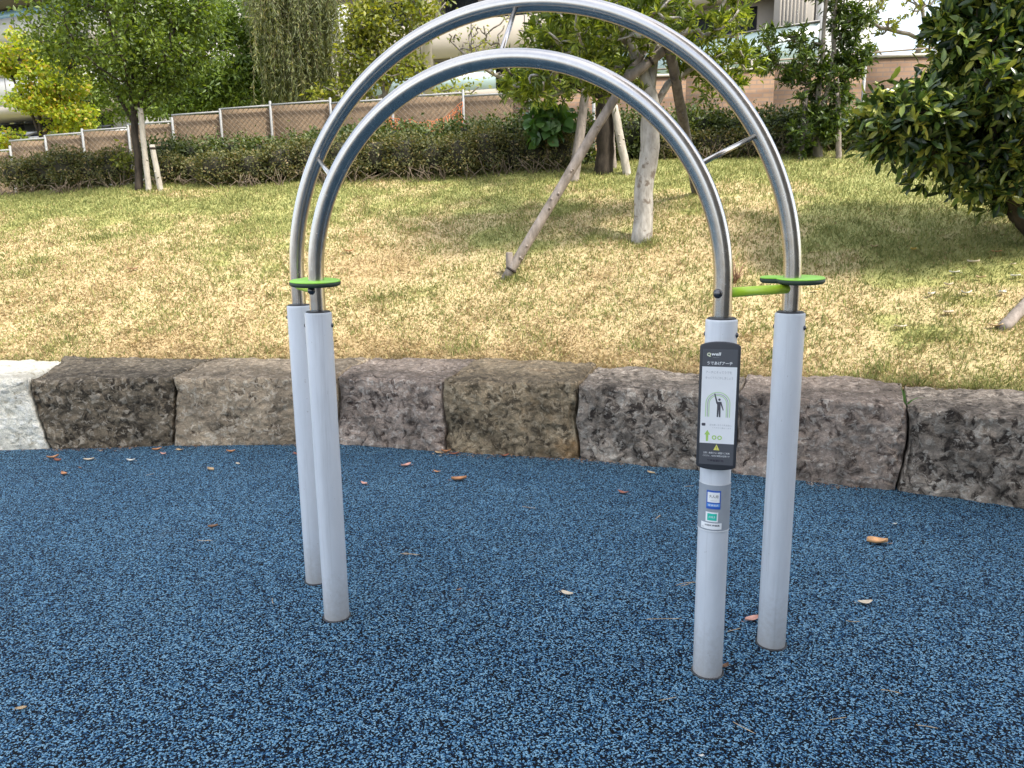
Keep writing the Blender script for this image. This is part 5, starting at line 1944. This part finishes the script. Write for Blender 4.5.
def dead_leaf(px, py, size, colour, label, on='rubber', ratio=0.45, az=None, group='fallen leaves on the blue surface'):
    p = on_z(px, py, 0.004) if on == 'rubber' else on_hill(px, py) + np.array([0, 0, 0.025])
    az = LRNG.choice([0, PI]) + LRNG.uniform(-0.75, 0.75) if az is None else az
    size = size * 1.15
    d = np.array([math.cos(az), math.sin(az), 0]); s = np.array([-d[1], d[0], 0])
    nu, nv = 9, 5
    curl, bend = LRNG.uniform(0.15, 0.5), LRNG.uniform(0.1, 0.35)
    tw = LRNG.normal() * 0.5
    V, Fc = [], []
    for i in range(nu):
        t = i / (nu - 1)
        w = size * ratio * 0.5 * (math.sin(PI * t ** 0.8) ** 0.75) + 0.0006
        for j in range(nv):
            q = j / (nv - 1) * 2 - 1
            z = size * (curl * ratio * q * q * 0.8 + bend * (2 * t - 1) ** 2 * 0.6) + tw * q * w * (t - 0.5) * 0.8
            V.append(d * (t - 0.5) * size + s * q * w + np.array([0, 0, max(z, 0) + 0.001]))
    for i in range(nu - 1):
        for j in range(nv - 1):
            k = i * nv + j
            Fc.append((k, k + nv, k + nv + 1, k + 1))
    # stalk
    mb = MB().add(V, Fc)
    mb.tube([d * -0.5 * size, d * -0.72 * size + s * size * 0.06 + np.array([0, 0, size * 0.06])], 0.0011, 4)
    Vv, Ff = mb.out()
    o = mesh_obj('fallen_leaf', Vv, Ff, LM[colour], None, True)
    o.location = p
    so_ = o.modifiers.new('thickness', 'SOLIDIFY'); so_.thickness = 0.0006
    tag(o, label, 'leaf', group)
    return o


def straw(px, py, length, az, label, n=1, col='tan', group='dry straws on the blue surface'):
    p = on_z(px, py, 0.003)
    rng = LRNG
    mb = MB()
    for q in range(n):
        a = az + rng.normal() * 0.15 * (q > 0)
        d = np.array([math.cos(a), math.sin(a), 0]); s = np.array([-d[1], d[0], 0])
        L = length * (1 if q == 0 else rng.uniform(0.5, 0.9))
        c = rng.normal() * 0.06 * L
        P = [d * (t - 0.5) * L + s * c * 4 * t * (1 - t) + np.array([0, 0, 0.003 + 0.004 * t]) for t in np.linspace(0, 1, 7)]
        mb.tube(P, [0.0012] * 6 + [0.0006], 5)
    Vv, Ff = mb.out()
    o = mesh_obj('straw', Vv, Ff, LM[col], None, True)
    o.location = p
    tag(o, label, 'straw', group)


for a in [
    (865, 603, 0.055, 'pale', 'pinkish cream leaf alone right of the far right post'),
    (877, 543, 0.085, 'bright', 'broad orange tan leaf between the far right post and the right stones'),
    (752, 620, 0.06, 'pink', 'pink leaf leaning at the foot of the far right post'),
    (725, 667, 0.03, 'brown', 'small brown leaf touching the foot of the panel post'),
    (567, 594, 0.05, 'pale', 'pale crescent leaf alone in the middle of the blue surface'),
    (623, 493, 0.06, 'red', 'dark red leaf between the arch and the grey stained stone'),
    (651, 473, 0.05, 'tan', 'tan leaf at the foot of the grey stained stone'),
    (505, 456, 0.055, 'red', 'red leaf at the foot of the ochre stone'),
    (446, 452, 0.06, 'orange', 'orange leaf at the joint left of the ochre stone'),
    (454, 454, 0.06, 'red', 'reddish leaf just right of the joint left of the ochre stone'),
    (438, 453, 0.05, 'tan', 'tan leaf just left of the joint beside the ochre stone'),
    (406, 466, 0.065, 'pink', 'upturned pink leaf in front of the pinkish stone'),
    (437, 472, 0.045, 'orange', 'small orange leaf in front of the joint beside the ochre stone'),
    (459, 480, 0.085, 'orange', 'long orange leaf in front of the ochre stone'),
    (364, 484, 0.05, 'pink', 'small pinkish leaf just right of the left posts'),
    (53, 458, 0.065, 'orange', 'bright orange leaf at the joint by the whitish granite'),
    (58, 461, 0.055, 'red', 'reddish leaf overlapping the bright orange one by the whitish granite'),
    (64, 474, 0.065, 'orange', 'orange brown leaf in front of the joint by the whitish granite'),
    (89, 460, 0.06, 'pale', 'pale tan leaf near the dark brown stone at the left'),
    (131, 461, 0.05, 'white', 'whitish leaf in front of the dark brown stone'),
    (80, 468, 0.03, 'brown', 'tiny brown leaf below the dark brown stone'),
    (157, 450, 0.06, 'orange', 'orange leaf at the right foot of the dark brown stone'),
    (163, 454, 0.05, 'pink', 'pinkish leaf just below the orange one at the dark brown stone'),
    (180, 450, 0.05, 'tan', 'tan leaf at the joint right of the dark brown stone'),
    (211, 470, 0.06, 'tan', 'upright tan leaf in front of the streaky stone'),
    (231, 452, 0.055, 'orange', 'orange leaf at the foot of the streaky stone'),
    (238, 464, 0.035, 'pale', 'tiny pale leaf in front of the streaky stone'),
    (297, 454, 0.05, 'red', 'dark red leaf just left of the left back post'),
    (213, 527, 0.045, 'brown', 'small brown leaf on the open blue surface at the left'),
    (730, 470, 0.06, 'orange', 'orange leaf at the stones just right of the panel post'),
    (741, 473, 0.05, 'pink', 'pink leaf between the panel post and the far right post'),
    (21, 709, 0.03, 'tan', 'tan leaf scrap near the lower left corner'),
    (701, 756, 0.014, 'white', 'white speck of leaf below the panel post'),
    (459, 590, 0.02, 'brown', 'brown leaf scrap right of the left posts'),
    (895, 524, 0.02, 'white', 'tiny white leaf scrap at the foot of the right stone')]:
    dead_leaf(*a, ratio=0.6 if a[3] == 'bright' else 0.45)
for a in [
    (133, 272, 0.10, 'red', 'reddish leaf on the straw coloured lawn at the left'),
    (349, 254, 0.10, 'orange', 'orange leaf on the lawn inside the left of the arch'),
    (816, 293, 0.06, 'yellow', 'yellow leaf on the lawn just right of the green hand disc'),
    (913, 253, 0.09, 'yellow', 'yellow leaf on the shaded lawn left of the glossy shrub'),
    (874, 250, 0.07, 'tan', 'tan leaf on the shaded lawn beside the yellow leaf'),
    (973, 266, 0.08, 'pale', 'pale leaf below the glossy shrub'),
    (954, 276, 0.07, 'white', 'bleached leaf below the left part of the glossy shrub'),
    (931, 298, 0.07, 'white', 'bleached leaf at the lower edge of the shrub shade'),
    (948, 317, 0.08, 'pale', 'pale round leaf on the lit lawn below the shrub shade'),
    (900, 331, 0.08, 'pale', 'pale leaf on the straw lawn above the tuft joint'),
    (1002, 297, 0.09, 'white', 'long bleached leaf left of the cut log'),
    (1015, 280, 0.07, 'white', 'bleached leaf above the cut log'),
    (980, 281, 0.06, 'tan', 'small tan leaf below the middle of the glossy shrub'),
    (966, 297, 0.08, 'white', 'bleached leaf in the middle of the shrub shade'),
    (995, 330, 0.08, 'tan', 'tan leaf at the foot of the cut log'),
    (948, 289, 0.06, 'pale', 'small pale leaf between two bleached ones under the shrub'),
    (1013, 268, 0.06, 'pale', 'pale leaf near the shrub stem'),
    (996, 255, 0.07, 'orange', 'orange tan leaf just under the shrub foliage')]:
    dead_leaf(*a, on='lawn', group='fallen leaves on the lawn')
for a in [
    (410, 555, 0.10, -0.25, 'forked pale straw right of the left posts', 3),
    (529, 508, 0.09, -0.5, 'thin straw in the middle of the blue surface', 1),
    (658, 518, 0.07, 1.0, 'thin straw left of the panel post', 2),
    (687, 585, 0.10, 0.2, 'straw touching the left side of the panel post', 2),
    (664, 620, 0.14, -0.05, 'long straw lying level left of the panel post foot', 1),
    (273, 602, 0.06, -1.2, 'curved straw left of the left posts', 1),
    (205, 541, 0.09, -0.2, 'pale straw at the left of the blue surface', 2),
    (744, 729, 0.08, -0.9, 'dark straw below the far right post', 1),
    (838, 720, 0.055, 0.1, 'short straw at the lower right', 1),
    (927, 728, 0.06, -0.4, 'bright straw near the lower right corner', 1),
    (891, 693, 0.06, -0.5, 'thin straw above the lower right corner', 1),
    (853, 622, 0.05, -0.3, 'tiny straw right of the far right post', 1),
    (734, 631, 0.06, 0.3, 'tan straw between the two right posts', 2),
    (689, 487, 0.06, 0.1, 'straw lying level at the label sleeve', 1),
    (668, 700, 0.06, 0.2, 'straw below left of the panel post', 1),
    (150, 447 + 28, 0.05, 0.6, 'short straw below the whitish granite', 1)]:
    straw(*a)

# dry weed standing behind the grip bar
wb = on_hill(735, 283)
rng = np.random.default_rng(5)
tw = thing('dry_weed', 'small dead brown weed standing on the lawn above the grip bar', 'plant', wb)
mb = MB()
for q in range(16):
    tip = wb + np.array([rng.normal() * 0.05, rng.normal() * 0.04, rng.uniform(0.05, 0.20)])
    mb.tube([wb + rng.normal(size=3) * 0.008, (wb + tip) / 2 + rng.normal(size=3) * 0.012, tip], [0.006, 0.005, 0.002], 5)
part('twigs', mb, LM['brown'], tw, True)


# crumbs of dead leaf and grit swept against the foot of the stones
def crumbs():
    rng = np.random.default_rng(31)
    n = 2600
    k = rng.integers(0, len(BASE) - 1, n)
    s = rng.uniform(0, 1, n)
    A_, B_ = np.array(BASE)[k], np.array(BASE)[k + 1]
    P = A_ + (B_ - A_) * s[:, None]
    nn = np.array(BNRM)[k]
    P = P - nn * (np.abs(rng.normal(0, 0.05, n)) - 0.015)[:, None]
    clump = fbm(np.stack([P[:, 0] * 3, P[:, 1] * 3, 0 * s], 1), 2, 8)
    keep = clump > -0.12
    P = P[keep]; n = len(P)
    az = rng.uniform(0, 2 * PI, n); L = rng.uniform(0.003, 0.016, n); w = L * rng.uniform(0.15, 0.5, n)
    d = np.stack([np.cos(az), np.sin(az), rng.normal(size=n) * 0.25], 1); t = np.stack([-np.sin(az), np.cos(az), rng.normal(size=n) * 0.3], 1)
    Pz = np.stack([P[:, 0], P[:, 1], rng.uniform(0.003, 0.008, n)], 1)
    V = np.stack([Pz - d * L[:, None], Pz + t * w[:, None], Pz + d * L[:, None], Pz - t * w[:, None]], 1).reshape(-1, 3)
    q = np.arange(n) * 4
    m, nt, b_ = new_mat('leaf_crumbs')
    g = nt.nodes.new('ShaderNodeNewGeometry')
    r = ramp(nt, [(0, (0.06, 0.04, 0.025)), (0.5, (0.20, 0.12, 0.07)), (0.85, (0.34, 0.26, 0.17)), (1, (0.45, 0.40, 0.33))])
    nt.links.new(g.outputs['Random Per Island'], r.inputs[0])
    nt.links.new(r.outputs[0], b_.inputs['Base Color'])
    b_.inputs['Roughness'].default_value = 0.9
    o = mesh_obj('litter', V, np.stack([q, q + 1, q + 2, q + 3], 1), m)
    tag(o, 'fine brown leaf crumbs and grit along the foot of the stone edge', 'litter', kind='stuff')


crumbs()

# ------------------------------------------------------------------ light
# ------------------------------------------------------------------ light
sv = Vector((math.sin(SUN_AZ) * math.cos(SUN_EL), math.cos(SUN_AZ) * math.cos(SUN_EL), math.sin(SUN_EL)))
sl = bpy.data.lights.new('sun', 'SUN')
sl.energy = 2.5
sl.angle = rad(7.0)
sl.color = (1.0, 0.95, 0.87)
so = bpy.data.objects.new('sun', sl)
so.rotation_euler = sv.to_track_quat('Z', 'Y').to_euler()
so.location = (0, 0, 20)
COL.objects.link(so)

w = bpy.data.worlds.new('World')
sc.world = w
w.use_nodes = True
nt = w.node_tree
bg = nt.nodes['Background']
sky = nt.nodes.new('ShaderNodeTexSky')
sky.sky_type = 'NISHITA'
sky.sun_disc = False
sky.sun_elevation = SUN_EL
sky.sun_rotation = SUN_AZ
sky.air_density = 1.0
sky.dust_density = 3.0
sky.ozone_density = 1.0
# thin bright cloud drawn over the blue
tc = nt.nodes.new('ShaderNodeTexCoord')
mp = nt.nodes.new('ShaderNodeMapping')
mp.inputs['Scale'].default_value = (1, 1, 2.2)
nt.links.new(tc.outputs['Generated'], mp.inputs['Vector'])
cn = noise_tex(nt, 2.2, 6, 0.6, mp.outputs[0], 0.3)
cr = ramp(nt, [(0.40, 0.05), (0.66, 0.7)])
nt.links.new(cn.outputs[0], cr.inputs[0])
out = mixc(nt, sky.outputs[0], (9.0, 9.1, 9.3), cr.outputs[0])
nt.links.new(out, bg.inputs['Color'])
bg.inputs['Strength'].default_value = 0.15

vs = sc.view_settings
vs.view_transform = 'Standard'
vs.look = 'None'
vs.exposure = 1.28
vs.gamma = 1.0
vs.use_curve_mapping = False
sc.cycles.max_bounces = 6
sc.cycles.transparent_max_bounces = 8
sc.cycles.use_denoising = True
